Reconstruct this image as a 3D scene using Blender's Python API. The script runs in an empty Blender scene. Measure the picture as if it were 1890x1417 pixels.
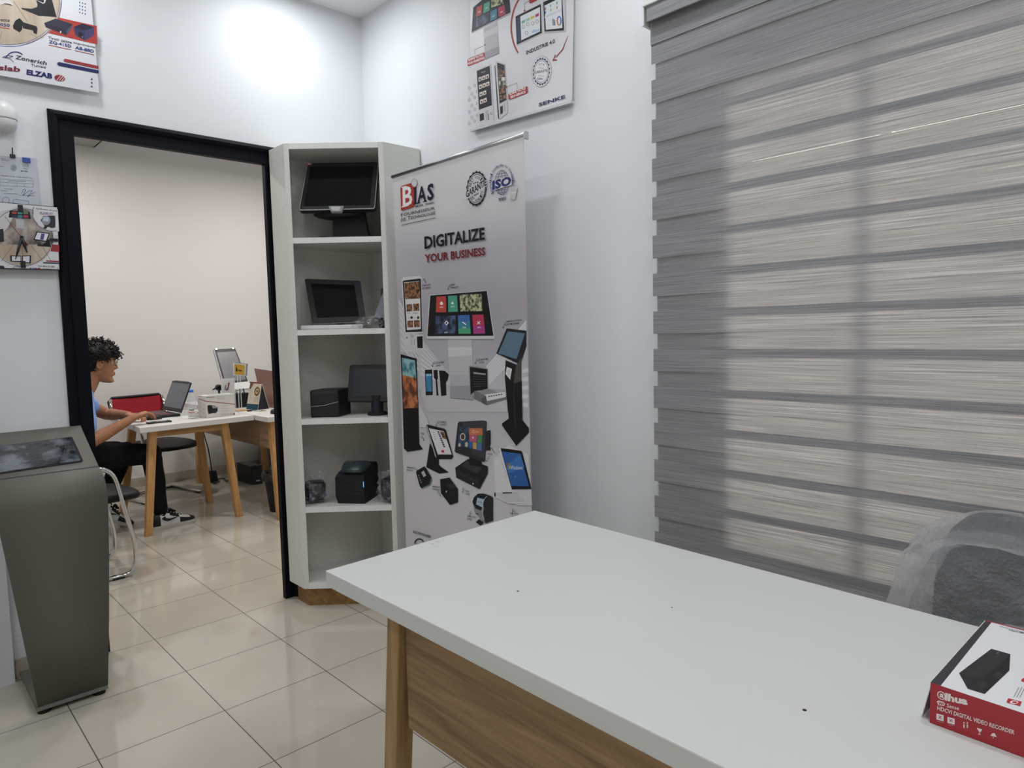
import bpy, bmesh, math, random
from mathutils import Vector, Matrix, noise
random.seed(7)
SC = bpy.context.scene
COL = SC.collection
PI = math.pi

# ------------------------------------------------------------------ camera
CAM = (-2.04562248, -3.28683833, 1.33133586)
YAW, PITCH, ROLL, FPX = 0.755877275, -0.0761840569, -0.0232852223, 1260.56917
def cam_axes():
    cy, sy, cp, sp = math.cos(YAW), math.sin(YAW), math.cos(PITCH), math.sin(PITCH)
    f = Vector((sy*cp, cy*cp, sp)); r = Vector((cy, -sy, 0)); u = r.cross(f)
    cr, sr = math.cos(ROLL), math.sin(ROLL)
    return cr*r + sr*u, -sr*r + cr*u, f
CR, CU, CF = cam_axes()
cd = bpy.data.cameras.new('camera'); cam = bpy.data.objects.new('camera', cd); COL.objects.link(cam)
cam.matrix_world = Matrix(((CR.x, CU.x, -CF.x, CAM[0]), (CR.y, CU.y, -CF.y, CAM[1]), (CR.z, CU.z, -CF.z, CAM[2]), (0, 0, 0, 1)))
cd.sensor_width = 36.0; cd.lens = FPX/1890*36; cd.clip_start = 0.05
SC.camera = cam
# ------------------------------------------------------------------ view, world, sun, lamps
SC.view_settings.view_transform = 'Standard'; SC.view_settings.look = 'None'
SC.view_settings.gamma = 1.0; SC.view_settings.use_curve_mapping = False
SC.view_settings.exposure = 0.0
W = bpy.data.worlds.new('world'); SC.world = W; W.use_nodes = True
bg = W.node_tree.nodes['Background']; bg.inputs[0].default_value = (1.0, 0.93, 0.84, 1); bg.inputs[1].default_value = 2.2
def lamp(name, kind, loc, power, color, size=0.1, rot=(0, 0, 0), **k):
    d = bpy.data.lights.new(name, kind); d.energy = power; d.color = color
    if kind == 'AREA': d.shape = 'DISK'; d.size = size
    elif kind == 'SUN': d.angle = size
    else: d.shadow_soft_size = size
    for a, v in k.items(): setattr(d, a, v)
    o = bpy.data.objects.new(name, d); COL.objects.link(o); o.location = loc; o.rotation_euler = rot
    return o
sun = lamp('daylight_sun', 'SUN', (4, -3, 4), 15.5, (1.0, 0.86, 0.66), math.radians(20))
sun.rotation_euler = Vector((-1.0, 0.05, -0.12)).to_track_quat('-Z', 'Y').to_euler()
COOL = (0.965, 0.985, 1.0); WARM = (1.0, 0.955, 0.915)
for x, y, p in [(-1.5, -0.36, 4.2), (-0.5, -0.36, 5.5), (-2.6, -0.36, 4), (-1.5, -1.9, 7), (-0.5, -1.9, 5), (-2.7, -1.9, 8), (-1.5, -3.4, 8), (-0.6, -3.4, 7), (-2.7, -3.4, 8)]:
    lamp('ceiling_lamp', 'AREA', (x, y, 3.0), p, COOL, 0.16)
for x, y, p in [(-1.6, 1.2, 16), (0.2, 1.0, 17), (-1.0, 2.6, 16), (0.8, 2.4, 18)]:
    lamp('ceiling_lamp', 'AREA', (x, y, 2.96), p, WARM, 0.2)

# ------------------------------------------------------------------ pixel rays (calibrated camera) -> points on real planes
def ray(px, py): return CF + CR*((px-945.0)/FPX) - CU*((py-708.5)/FPX)
def hp(px, py, p0, n):
    d = ray(px, py); o = Vector(CAM); n = Vector(n)
    return o + d*((Vector(p0)-o).dot(n)/d.dot(n))
def HX(px, py, x): return hp(px, py, (x, 0, 0), (1, 0, 0))
def HY(px, py, y): return hp(px, py, (0, y, 0), (0, 1, 0))
def HZ(px, py, z): return hp(px, py, (0, 0, z), (0, 0, 1))

# ------------------------------------------------------------------ materials
def lin(c):
    if isinstance(c, str):
        c = c.lstrip('#'); c = tuple(int(c[i:i+2], 16)/255 for i in (0, 2, 4))
    return tuple(v/12.92 if v <= 0.04045 else ((v+0.055)/1.055)**2.4 for v in c)
MATS = {}
def nd(t, kind, **k):
    n = t.nodes.new(kind)
    for a, v in k.items():
        if a in n.inputs: n.inputs[a].default_value = v
        else: setattr(n, a, v)
    return n
def mat(name, col, rough=0.5, metal=0.0, spec=0.5, alpha=1.0, trans=0.0, coat=0.0, emit=None, es=0.0, ior=1.45, sheen=0.0):
    if name in MATS: return MATS[name]
    m = bpy.data.materials.new(name); m.use_nodes = True; MATS[name] = m
    b = m.node_tree.nodes['Principled BSDF']; c = lin(col)
    b.inputs['Base Color'].default_value = (*c, 1); b.inputs['Roughness'].default_value = rough
    b.inputs['Metallic'].default_value = metal; b.inputs['Specular IOR Level'].default_value = spec
    b.inputs['Alpha'].default_value = alpha; b.inputs['Transmission Weight'].default_value = trans
    b.inputs['Coat Weight'].default_value = coat; b.inputs['IOR'].default_value = ior
    b.inputs['Sheen Weight'].default_value = sheen
    if emit: b.inputs['Emission Color'].default_value = (*lin(emit), 1); b.inputs['Emission Strength'].default_value = es
    return m
def T(m): return m.node_tree
def bsdf(m): return m.node_tree.nodes['Principled BSDF']
def noisy(m, ca, cb, scale=(10, 10, 10), detail=4, bump=0.0, dist=0.002, lo=0.3, hi=0.7, rough=0.55):
    t = T(m); co = nd(t, 'ShaderNodeTexCoord'); mp = nd(t, 'ShaderNodeMapping'); mp.inputs['Scale'].default_value = scale
    nz = nd(t, 'ShaderNodeTexNoise'); nz.inputs['Scale'].default_value = 1.0; nz.inputs['Detail'].default_value = detail
    nz.inputs['Roughness'].default_value = rough
    rp = nd(t, 'ShaderNodeValToRGB'); e = rp.color_ramp.elements
    e[0].position = lo; e[0].color = (*lin(ca), 1); e[1].position = hi; e[1].color = (*lin(cb), 1)
    L = t.links.new
    L(co.outputs['Object'], mp.inputs[0]); L(mp.outputs[0], nz.inputs['Vector']); L(nz.outputs[0], rp.inputs[0])
    L(rp.outputs[0], bsdf(m).inputs['Base Color'])
    if bump:
        bp = nd(t, 'ShaderNodeBump'); bp.inputs['Strength'].default_value = bump; bp.inputs['Distance'].default_value = dist
        L(nz.outputs[0], bp.inputs['Height']); L(bp.outputs[0], bsdf(m).inputs['Normal'])
    return m
def bumpy(m, kind, scale, strength, dist=0.003):
    t = T(m); co = nd(t, 'ShaderNodeTexCoord'); nz = nd(t, kind); nz.inputs['Scale'].default_value = scale
    bp = nd(t, 'ShaderNodeBump'); bp.inputs['Strength'].default_value = strength; bp.inputs['Distance'].default_value = dist
    t.links.new(co.outputs['Object'], nz.inputs['Vector']); t.links.new(nz.outputs[0], bp.inputs['Height'])
    t.links.new(bp.outputs[0], bsdf(m).inputs['Normal']); return m
def wood(name, ca, cb, axis, rough=0.5):
    if name in MATS: return MATS[name]
    m = mat(name, ca, rough, spec=0.3); t = T(m); L = t.links.new
    s = {'x': (1.6, 26, 26), 'y': (26, 1.6, 26), 'z': (26, 26, 1.6)}[axis]
    co = nd(t, 'ShaderNodeTexCoord'); mp = nd(t, 'ShaderNodeMapping'); mp.inputs['Scale'].default_value = s
    n1 = nd(t, 'ShaderNodeTexNoise'); n1.inputs['Scale'].default_value = 0.8; n1.inputs['Detail'].default_value = 6; n1.inputs['Distortion'].default_value = 1.6
    n2 = nd(t, 'ShaderNodeTexNoise'); n2.inputs['Scale'].default_value = 4.0; n2.inputs['Detail'].default_value = 4
    ad = nd(t, 'ShaderNodeMath', operation='MULTIPLY_ADD'); ad.inputs[1].default_value = 0.45
    rp = nd(t, 'ShaderNodeValToRGB'); e = rp.color_ramp.elements
    e[0].position = 0.5; e[0].color = (*lin(cb), 1); e[1].position = 0.85; e[1].color = (*lin(ca), 1)
    L(co.outputs['Object'], mp.inputs[0]); L(mp.outputs[0], n1.inputs['Vector']); L(mp.outputs[0], n2.inputs['Vector'])
    L(n2.outputs[0], ad.inputs[0]); L(n1.outputs[0], ad.inputs[2]); L(ad.outputs[0], rp.inputs[0]); L(rp.outputs[0], bsdf(m).inputs['Base Color'])
    return m
def ink(c, rough=0.5): return mat('ink_'+c.lstrip('#')+('' if rough == 0.5 else '_g'), c, rough, spec=0.35)

M_WALL = bumpy(mat('wall_paint', '#dfe2e6', 0.6, spec=0.25), 'ShaderNodeTexNoise', 90, 0.03, 0.001)
M_CEIL = mat('ceiling_paint', '#e2e4e6', 0.8, spec=0.2)
M_BACK = bumpy(mat('warm_wall_paint', '#dcdad8', 0.6, spec=0.25), 'ShaderNodeTexNoise', 60, 0.03, 0.001)
M_BLACKFRAME = bumpy(mat('black_frame_paint', '#0b0d15', 0.55, spec=0.15), 'ShaderNodeTexNoise', 70, 0.05, 0.001)
M_WHITE = mat('white_laminate', '#cdcfcd', 0.42, spec=0.4)
M_SHELF = noisy(mat('shelf_laminate', '#c9c9c2', 0.55, spec=0.3), '#d3d4ce', '#dfe0da', (160, 160, 160), 2)
M_SHELFIN = noisy(mat('shelf_inner_laminate', '#b9b8ad', 0.6, spec=0.3), '#d2d1ca', '#dedcd6', (160, 160, 160), 2)
M_SHELFEDGE = mat('shelf_edge_band', '#e4e5e3', 0.5)
M_CHROME = mat('chrome', '#d6d6d6', 0.08, 1.0)
M_STEEL = mat('brushed_steel', '#b9babc', 0.3, 1.0)
M_BLACK = mat('black_plastic', '#17181b', 0.45)
M_BLACKM = mat('black_matte_plastic', '#15161a', 0.7)
M_DGREY = mat('dark_grey_plastic', '#2b2d31', 0.5)
M_GREY = mat('grey_plastic', '#8b8d90', 0.45)
M_SILVER = mat('silver_plastic', '#b8babc', 0.35, 0.3)
M_WPL = mat('white_plastic', '#dcdddd', 0.35)
M_SCREEN = mat('dark_screen_glass', '#0a0b0d', 0.08, spec=0.35)
M_SCREENS = mat('satin_dark_screen', '#25282d', 0.3, spec=0.5)
M_SEATBLK = mat('black_leatherette', '#0b0c0e', 0.5, spec=0.3)
M_RED = bumpy(mat('red_mesh_fabric', '#a31a2b', 0.75), 'ShaderNodeTexNoise', 400, 0.2, 0.001)
M_OAKX = wood('oak_grain_x', '#a58a68', '#7c6448', 'x'); M_OAKY = wood('oak_grain_y', '#a08463', '#776044', 'y'); M_OAKZ = wood('oak_grain_z', '#a98a62', '#8a6b46', 'z')
M_LEGW = wood('beech_leg_grain_z', '#cb9c66', '#aa7f4c', 'z'); M_LEGX = wood('beech_rail_grain_x', '#bd935f', '#9c764a', 'x')
def film(name, col, lo, hi, scale, rough=0.12, kind='ShaderNodeTexNoise', bump=0.6, dist=0.01, p0=0.45, p1=0.7, metal=0.0):
    m = mat(name, col, rough, spec=1.0, metal=metal); t = T(m); L = t.links.new
    co = nd(t, 'ShaderNodeTexCoord'); nz = nd(t, kind); nz.inputs['Scale'].default_value = scale
    if 'Detail' in nz.inputs: nz.inputs['Detail'].default_value = 5
    L(co.outputs['Object'], nz.inputs['Vector']); out = nz.outputs['Distance'] if 'Distance' in nz.outputs else nz.outputs[0]
    mr = nd(t, 'ShaderNodeMapRange'); mr.inputs['From Min'].default_value = p0; mr.inputs['From Max'].default_value = p1; mr.inputs['To Min'].default_value = lo; mr.inputs['To Max'].default_value = hi
    L(out, mr.inputs[0]); bp = nd(t, 'ShaderNodeBump'); bp.inputs['Strength'].default_value = bump; bp.inputs['Distance'].default_value = dist
    L(out, bp.inputs['Height']); L(bp.outputs[0], bsdf(m).inputs['Normal'])
    tr = nd(t, 'ShaderNodeBsdfTransparent'); mx = nd(t, 'ShaderNodeMixShader'); L(mr.outputs[0], mx.inputs[0]); L(tr.outputs[0], mx.inputs[1]); L(bsdf(m).outputs[0], mx.inputs[2])
    L(mx.outputs[0], t.nodes['Material Output'].inputs[0]); return m
M_CLEAR = film('clear_plastic_film', '#c9cdd0', 0.04, 0.42, 38, 0.12, bump=0.8, dist=0.01, p0=0.5, p1=0.68)
M_ACRYL = mat('clear_acrylic', '#eef2f2', 0.05, spec=0.8, alpha=0.3)
M_GLASS = mat('window_glass', '#ffffff', 0.0, trans=1.0, ior=1.45)

# ------------------------------------------------------------------ mesh builder
class MB:
    def __init__(s, M=None): s.bm = bmesh.new(); s.ms = []; s.M = M or Matrix()
    def mi(s, m):
        if m not in s.ms: s.ms.append(m)
        return s.ms.index(m)
    def v(s, p): return s.bm.verts.new(s.M @ Vector(p))
    def face(s, vs, m, smooth=False):
        try: f = s.bm.faces.new(vs)
        except ValueError: return None
        f.material_index = s.mi(m); f.smooth = smooth; return f
    def poly(s, pts, m, smooth=False): return s.face([s.v(p) for p in pts], m, smooth)
    def prism(s, pts, vec, m, bevel=0.0):
        vec = Vector(vec); a = [s.v(p) for p in pts]; b = [s.v(Vector(p)+vec) for p in pts]; n = len(a); fs = []
        fs.append(s.face(a[::-1], m)); fs.append(s.face(b, m))
        for i in range(n): fs.append(s.face([a[i], a[(i+1) % n], b[(i+1) % n], b[i]], m))
        fs = [f for f in fs if f]
        bmesh.ops.recalc_face_normals(s.bm, faces=fs)
        if bevel:
            es = list({e for f in fs for e in f.edges})
            r = bmesh.ops.bevel(s.bm, geom=es, offset=bevel, segments=2, affect='EDGES', profile=0.5)
        return s
    def box(s, lo, hi, m, bevel=0.0):
        x0, y0, z0 = lo; x1, y1, z1 = hi
        return s.prism([(x0, y0, z0), (x1, y0, z0), (x1, y1, z0), (x0, y1, z0)], (0, 0, z1-z0), m, bevel)
    def hexa(s, bot, top, m, bevel=0.0):
        a = [s.v(p) for p in bot]; b = [s.v(p) for p in top]; n = len(a)
        fs = [s.face(a[::-1], m), s.face(b, m)] + [s.face([a[i], a[(i+1) % n], b[(i+1) % n], b[i]], m) for i in range(n)]
        fs = [f for f in fs if f]; bmesh.ops.recalc_face_normals(s.bm, faces=fs)
        if bevel: bmesh.ops.bevel(s.bm, geom=list({e for f in fs for e in f.edges}), offset=bevel, segments=2, affect='EDGES', profile=0.5)
        return s
    def loft(s, rings, m, cap=True, closed=True, smooth=True):
        R = [[s.v(p) for p in r] for r in rings]; n = len(R[0]); fs = []
        for i in range(len(R)-1):
            for j in range(n if closed else n-1):
                k = (j+1) % n
                mm = m(i, j) if callable(m) else m
                fs.append(s.face([R[i][j], R[i][k], R[i+1][k], R[i+1][j]], mm, smooth))
        if cap:
            mm = m(0, 0) if callable(m) else m; fs.append(s.face(R[0][::-1], mm)); fs.append(s.face(R[-1], m(len(R)-2, 0) if callable(m) else m))
        bmesh.ops.recalc_face_normals(s.bm, faces=[f for f in fs if f]); return s
    def tube(s, pts, r, m, n=10, cap=True):
        pts = [Vector(p) for p in pts]; rings = []; up = None
        rr = r if isinstance(r, (list, tuple)) else [r]*len(pts)
        for i, p in enumerate(pts):
            t = (pts[min(i+1, len(pts)-1)]-pts[max(i-1, 0)]).normalized()
            if up is None: up = t.orthogonal().normalized()
            up = (up - t*up.dot(t)).normalized(); w = t.cross(up)
            rings.append([p + (up*math.cos(2*PI*k/n) + w*math.sin(2*PI*k/n))*rr[i] for k in range(n)])
        return s.loft(rings, m, cap)
    def lathe(s, prof, o, m, n=20, ax=None):
        A = ax or Matrix(); o = Vector(o)
        return s.loft([[o + A @ Vector((r*math.cos(2*PI*k/n), r*math.sin(2*PI*k/n), z)) for k in range(n)] for r, z in prof], m)
    def ball(s, c, r, m, n=12):
        r = Vector(r) if not isinstance(r, (int, float)) else Vector((r, r, r)); c = Vector(c)
        return s.loft([[c + Vector((r.x*math.sin(a)*math.cos(2*PI*k/n), r.y*math.sin(a)*math.sin(2*PI*k/n), -r.z*math.cos(a))) for k in range(n)]
                       for a in [PI*(i+0.15)/(n+0.3-1) if 0 else max(0.06, min(PI-0.06, PI*i/n)) for i in range(n+1)]], m)
    def build(s, name, parent=None):
        bmesh.ops.remove_doubles(s.bm, verts=s.bm.verts, dist=1e-6)
        vs = [v.co for v in s.bm.verts]
        if parent is None:
            lo = Vector((min(v.x for v in vs), min(v.y for v in vs), min(v.z for v in vs))); hi = Vector((max(v.x for v in vs), max(v.y for v in vs), max(v.z for v in vs)))
            off = Vector(((lo.x+hi.x)/2, (lo.y+hi.y)/2, lo.z)); wo = off; loc = off
        else: wo = Vector(parent['_w']); loc = Vector((0, 0, 0))
        bmesh.ops.translate(s.bm, verts=s.bm.verts, vec=-wo)
        me = bpy.data.meshes.new(name); s.bm.to_mesh(me); s.bm.free()
        for m in s.ms: me.materials.append(m)
        o = bpy.data.objects.new(name, me); COL.objects.link(o); o.location = loc; o['_w'] = list(wo)
        if parent is not None: o.parent = parent
        return o
def thing(name, label, cat, loc, group=None):
    o = bpy.data.objects.new(name, None); COL.objects.link(o); o.location = loc; o['_w'] = list(loc); o.empty_display_size = 0.05
    return tag(o, label, cat, group)
def tag(o, label, cat, group=None):
    o['label'] = label; o['category'] = cat
    if group: o['group'] = group
    return o
def struct(o): o['kind'] = 'structure'; return o
def rotz(loc, a): return Matrix.Translation(Vector(loc)) @ Matrix.Rotation(a, 4, 'Z')
def arc(c, r, a0, a1, n, ux, uy):
    c = Vector(c); ux = Vector(ux); uy = Vector(uy)
    return [c + ux*(r*math.cos(a0+(a1-a0)*i/n)) + uy*(r*math.sin(a0+(a1-a0)*i/n)) for i in range(n+1)]
def bend(pts, r, n=6):
    """round the inner corners of a polyline"""
    P = [Vector(p) for p in pts]; out = [P[0]]
    for i in range(1, len(P)-1):
        a = (P[i-1]-P[i]); b = (P[i+1]-P[i]); d = min(r, a.length*0.48, b.length*0.48)
        p0 = P[i]+a.normalized()*d; p1 = P[i]+b.normalized()*d
        for k in range(n+1):
            t = k/n; out.append((1-t)**2*p0 + 2*t*(1-t)*P[i] + t*t*p1)
    out.append(P[-1]); return out

# ------------------------------------------------------------------ flat prints (banner, posters, labels): ink polygons on a real plane
TXT = {}
def text_mesh(body, bold):
    key = (body, bold)
    if key not in TXT:
        c = bpy.data.curves.new('t', 'FONT'); c.body = body; c.size = 1.0; c.resolution_u = 2; c.offset = bold
        o = bpy.data.objects.new('t', c); COL.objects.link(o)
        dg = bpy.context.evaluated_depsgraph_get(); me = bpy.data.meshes.new_from_object(o.evaluated_get(dg))
        vs = [v.co.copy() for v in me.vertices]; fs = [list(p.vertices) for p in me.polygons]
        bpy.data.objects.remove(o); bpy.data.meshes.remove(me); bpy.data.curves.remove(c)
        if vs:
            x0 = min(v.x for v in vs); x1 = max(v.x for v in vs); y0 = min(v.y for v in vs); y1 = max(v.y for v in vs)
            vs = [((v.x-x0)/(x1-x0), (v.y-y0)/(y1-y0)) for v in vs]; asp = (x1-x0)/(y1-y0)
        else: asp = 1
        TXT[key] = (vs, fs, asp)
    return TXT[key]
class Print:
    """crop = (x0, y0, scale): drawing coordinates as read in an enlarged view of the photograph"""
    def __init__(s, p0, n, crop, eps=0.00004, mb=None):
        s.p0 = Vector(p0); s.n = Vector(n).normalized(); s.crop = crop; s.mb = mb or MB(); s.eps = eps; s.k = 1
    def pt(s, q, z=None):
        x0, y0, sc = s.crop
        return hp(x0+q[0]/sc, y0+q[1]/sc, s.p0 + s.n*(s.eps*(s.k if z is None else z)), s.n)
    def poly(s, pts, c, z=None):
        m = ink(c) if isinstance(c, str) else c
        f = s.mb.poly([s.pt(p, z) for p in pts], m)
        if f:
            f.normal_update()
            if f.normal.dot(s.n) < 0: f.normal_flip()
            if len(pts) > 4: bmesh.ops.triangulate(s.mb.bm, faces=[f])
        s.k += 0.35
        return s
    def rect(s, x0, y0, x1, y1, c): return s.poly([(x0, y0), (x1, y0), (x1, y1), (x0, y1)], c)
    def ell(s, cx, cy, rx, ry, c, n=28, skew=0.0): return s.poly([(cx+rx*math.cos(2*PI*i/n), cy+ry*math.sin(2*PI*i/n)+skew*rx*math.cos(2*PI*i/n)) for i in range(n)], c)
    def star(s, cx, cy, rx, ry, c, n=20, depth=0.1, skew=0.0):
        P = []
        for i in range(2*n):
            a = PI*i/n; d = 1 if i % 2 else 1-depth
            P.append((cx+rx*d*math.cos(a), cy+ry*d*math.sin(a)+skew*rx*d*math.cos(a)))
        return s.poly(P, c)
    def line(s, pts, w, c):
        for (ax, ay), (bx, by) in zip(pts[:-1], pts[1:]):
            L = math.hypot(bx-ax, by-ay) or 1; nx, ny = -(by-ay)/L*w/2, (bx-ax)/L*w/2
            s.poly([(ax+nx, ay+ny), (bx+nx, by+ny), (bx-nx, by-ny), (ax-nx, ay-ny)], c)
        return s
    def ring(s, cx, cy, rx, ry, w, c, n=28, a0=0, a1=2*PI, skew=0.0):
        m = ink(c); P = []
        for i in range(n+1):
            a = a0+(a1-a0)*i/n; P.append((math.cos(a), math.sin(a)))
        for (ca, sa), (cb, sb) in zip(P[:-1], P[1:]):
            q = [(cx+(rx+d)*x, cy+(ry+d)*y+skew*(rx+d)*x) for d, x, y in ((0, ca, sa), (0, cb, sb), (w, cb, sb), (w, ca, sa))]
            f = s.mb.poly([s.pt(p) for p in q], m)
            if f:
                f.normal_update()
                if f.normal.dot(s.n) < 0: f.normal_flip()
        s.k += 0.35; return s
    def text(s, body, bl, br, tl, c, bold=0.0):
        vs, fs, asp = text_mesh(body, bold); m = ink(c) if isinstance(c, str) else c
        V = [s.mb.v(s.pt((bl[0]+u*(br[0]-bl[0])+w*(tl[0]-bl[0]), bl[1]+u*(br[1]-bl[1])+w*(tl[1]-bl[1])))) for u, w in vs]
        for f in fs:
            g = s.mb.face([V[i] for i in f], m)
            if g:
                g.normal_update()
                if g.normal.dot(s.n) < 0: g.normal_flip()
        s.k += 0.35; return s
    def arctext(s, body, cx, cy, rx, ry, h, a0, a1, c, bold=0.0, inward=False, skew=0.0):
        n = len(body)
        for i, ch in enumerate(body):
            if ch == ' ': continue
            a = a0+(a1-a0)*(i+0.5)/n; da = (a1-a0)/n*0.42
            def P(a, d): return (cx+(rx+d)*math.cos(a), cy+(ry+d)*math.sin(a)+skew*(rx+d)*math.cos(a))
            hh = h if ch.isupper() or ch in 'tdlhfik' else h*0.75
            s.text(ch, P(a-da, 0), P(a+da, 0), P(a-da, -hh if inward else hh), c, bold)
        return s
    def build(s, name, parent): return s.mb.build(name, parent)

#SECTION structure
# ================================================================== the setting
def tile_floor():
    m = mat('floor_tiles', '#b9b3a8', 0.13, spec=0.5); t = T(m); L = t.links.new
    co = nd(t, 'ShaderNodeTexCoord'); sx = nd(t, 'ShaderNodeSeparateXYZ'); L(co.outputs['Object'], sx.inputs[0])
    def grid(out, off, size):
        a = nd(t, 'ShaderNodeMath', operation='ADD'); a.inputs[1].default_value = -off; L(out, a.inputs[0])
        d = nd(t, 'ShaderNodeMath', operation='DIVIDE'); d.inputs[1].default_value = size; L(a.outputs[0], d.inputs[0])
        f = nd(t, 'ShaderNodeMath', operation='FRACT'); L(d.outputs[0], f.inputs[0])
        p = nd(t, 'ShaderNodeMath', operation='PINGPONG'); p.inputs[1].default_value = 0.5; L(f.outputs[0], p.inputs[0])
        fl = nd(t, 'ShaderNodeMath', operation='FLOOR'); L(d.outputs[0], fl.inputs[0])
        return p, fl
    gx, fx = grid(sx.outputs[0], -0.7995, 0.3985); gy, fy = grid(sx.outputs[1], -0.0248, 0.41)
    mn = nd(t, 'ShaderNodeMath', operation='MINIMUM'); L(gx.outputs[0], mn.inputs[0]); L(gy.outputs[0], mn.inputs[1])
    ls = nd(t, 'ShaderNodeMath', operation='LESS_THAN'); ls.inputs[1].default_value = 0.0042; L(mn.outputs[0], ls.inputs[0])
    nz = nd(t, 'ShaderNodeTexNoise'); nz.inputs['Scale'].default_value = 3.0; nz.inputs['Detail'].default_value = 5; L(co.outputs['Object'], nz.inputs['Vector'])
    cb = nd(t, 'ShaderNodeCombineXYZ'); L(fx.outputs[0], cb.inputs[0]); L(fy.outputs[0], cb.inputs[1])
    wn = nd(t, 'ShaderNodeTexWhiteNoise'); L(cb.outputs[0], wn.inputs['Vector'])
    ad = nd(t, 'ShaderNodeMath', operation='MULTIPLY_ADD'); ad.inputs[1].default_value = 0.25; L(wn.outputs[0], ad.inputs[0]); L(nz.outputs[0], ad.inputs[2])
    rp = nd(t, 'ShaderNodeValToRGB'); e = rp.color_ramp.elements; e[0].position = 0.35; e[0].color = (*lin('#b8b1a4'), 1); e[1].position = 0.95; e[1].color = (*lin('#c4bdb0'), 1)
    L(ad.outputs[0], rp.inputs[0])
    mx = nd(t, 'ShaderNodeMix', data_type='RGBA'); mx.inputs['B'].default_value = (*lin('#5d574f'), 1) if False else (0.09, 0.078, 0.066, 1)
    L(ls.outputs[0], mx.inputs[0]); L(rp.outputs[0], mx.inputs[6]); mx.inputs[7].default_value = (0.075, 0.064, 0.054, 1)
    L(mx.outputs[2], bsdf(m).inputs['Base Color'])
    rr = nd(t, 'ShaderNodeMath', operation='MULTIPLY_ADD'); rr.inputs[1].default_value = 0.5; rr.inputs[2].default_value = 0.06; L(ls.outputs[0], rr.inputs[0]); L(rr.outputs[0], bsdf(m).inputs['Roughness'])
    b = MB(); b.box((-4.2, -5.6, -0.06), (2.2, 3.7, 0.0), m); o = b.build('floor'); 
    me = o.data; off = Vector(o['_w']); me.transform(Matrix.Translation(off)); o.location = (0, 0, 0); struct(o)
tile_floor()
ZC = 3.02
b = MB(); b.box((-4.2, -5.6, ZC), (0.2, 0.08, ZC+0.1), M_CEIL); struct(b.build('ceiling'))
b = MB(); b.box((-0.49, 0.08, 3.3), (2.2, 3.7, 3.4), M_CEIL); b.box((-0.5, 0.08, 3.0), (-0.49, 3.7, 3.4), M_CEIL); struct(b.build('ceiling'))
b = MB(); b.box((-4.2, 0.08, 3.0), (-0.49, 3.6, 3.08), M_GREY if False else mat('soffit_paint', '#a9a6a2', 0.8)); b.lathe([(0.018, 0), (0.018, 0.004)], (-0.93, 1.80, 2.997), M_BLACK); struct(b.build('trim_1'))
OX0, OX1, OZ = -1.40, -0.54, 2.20
b = MB()
for lo, hi in [((-4.2, 0, 0), (OX0, 0.08, 3.4)), ((OX1, 0, 0), (2.2, 0.08, 3.4)), ((OX0, 0, OZ), (OX1, 0.08, 3.4))]: b.box(lo, hi, M_WALL)
struct(b.build('wall_back'))
WY0, WY1, WZ0, WZ1 = -4.4, -2.135, 0.575, 2.13
b = MB()
for lo, hi in [((0, WY1, 0), (0.2, 0, 3.1)), ((0, -5.6, 0), (0.2, WY0, 3.1)), ((0, WY0, 0), (0.2, WY1, WZ0)), ((0, WY0, WZ1), (0.2, WY1, 3.1))]: b.box(lo, hi, M_WALL)
struct(b.build('wall_right'))
b = MB(); b.box((-4.3, -5.6, 0), (-4.2, 3.7, 3.4), M_WALL); struct(b.build('wall_left'))
b = MB(); b.box((-4.2, -5.7, 0), (0.2, -5.6, 3.1), M_WALL); struct(b.build('wall_front'))
b = MB(); b.box((-4.2, 3.55, 0), (2.2, 3.7, 3.4), M_BACK); struct(b.build('wall_far'))
b = MB(); b.box((2.1, 0.08, 0), (2.2, 3.55, 3.4), M_BACK); struct(b.build('wall_far_right'))
M_BASE = mat('tile_baseboard', '#b3aa9d', 0.2)
b = MB(); b.box((-4.2, 3.535, 0), (2.1, 3.55, 0.085), M_BASE); struct(b.build('baseboard_far'))
b = MB(); b.box((-1.70, -0.012, 0), (OX0-0.057, 0.0, 0.08), M_BASE); struct(b.build('baseboard_back'))
b = MB(); b.box((-0.012, -5.6, 0), (0, -0.55, 0.08), M_BASE); struct(b.build('baseboard_right'))
b = MB(); b.box((-2.3, -0.04, 0), (-1.708, 0, ZC), M_WALL); struct(b.build('trim_2'))
# black door frame: moulded outer casing and flat inner stop, mitred
def frame(b, x0, x1, zt, wdt, y0, y1, m):
    o = [(x0, 0), (x0, zt), (x1, zt), (x1, 0)]; i = [(x0+wdt, 0), (x0+wdt, zt-wdt), (x1-wdt, zt-wdt), (x1-wdt, 0)]
    for k in range(3):
        q = [o[k], o[k+1], i[k+1], i[k]]
        b.prism([(x, y0, z) for x, z in q], (0, y1-y0, 0), m)
b = MB(); FX0, FX1, FZ = -1.457, -0.49, 2.257
frame(b, FX0+0.036, FX1-0.036, FZ-0.036, 0.050, -0.012, 0.02, M_BLACKFRAME)
o_ = [(FX0, 0), (FX0, FZ), (FX1, FZ), (FX1, 0)]
def prof(t):  # half-round moulding
    return [(0.0, -0.001), (0.0, -0.014), (0.008, -0.024), (0.018, -0.028), (0.029, -0.024), (0.038, -0.013), (0.038, -0.001)][t]
rings = []
for (x, z), (sx, sz) in zip(o_, [(1, 0), (1, -1), (-1, -1), (-1, 0)]):
    rings.append([(x+sx*prof(t)[0], prof(t)[1], z+sz*prof(t)[0]) for t in range(7)])
b.loft(rings, M_BLACKFRAME, smooth=False)
struct(b.build('door_1'))
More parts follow.
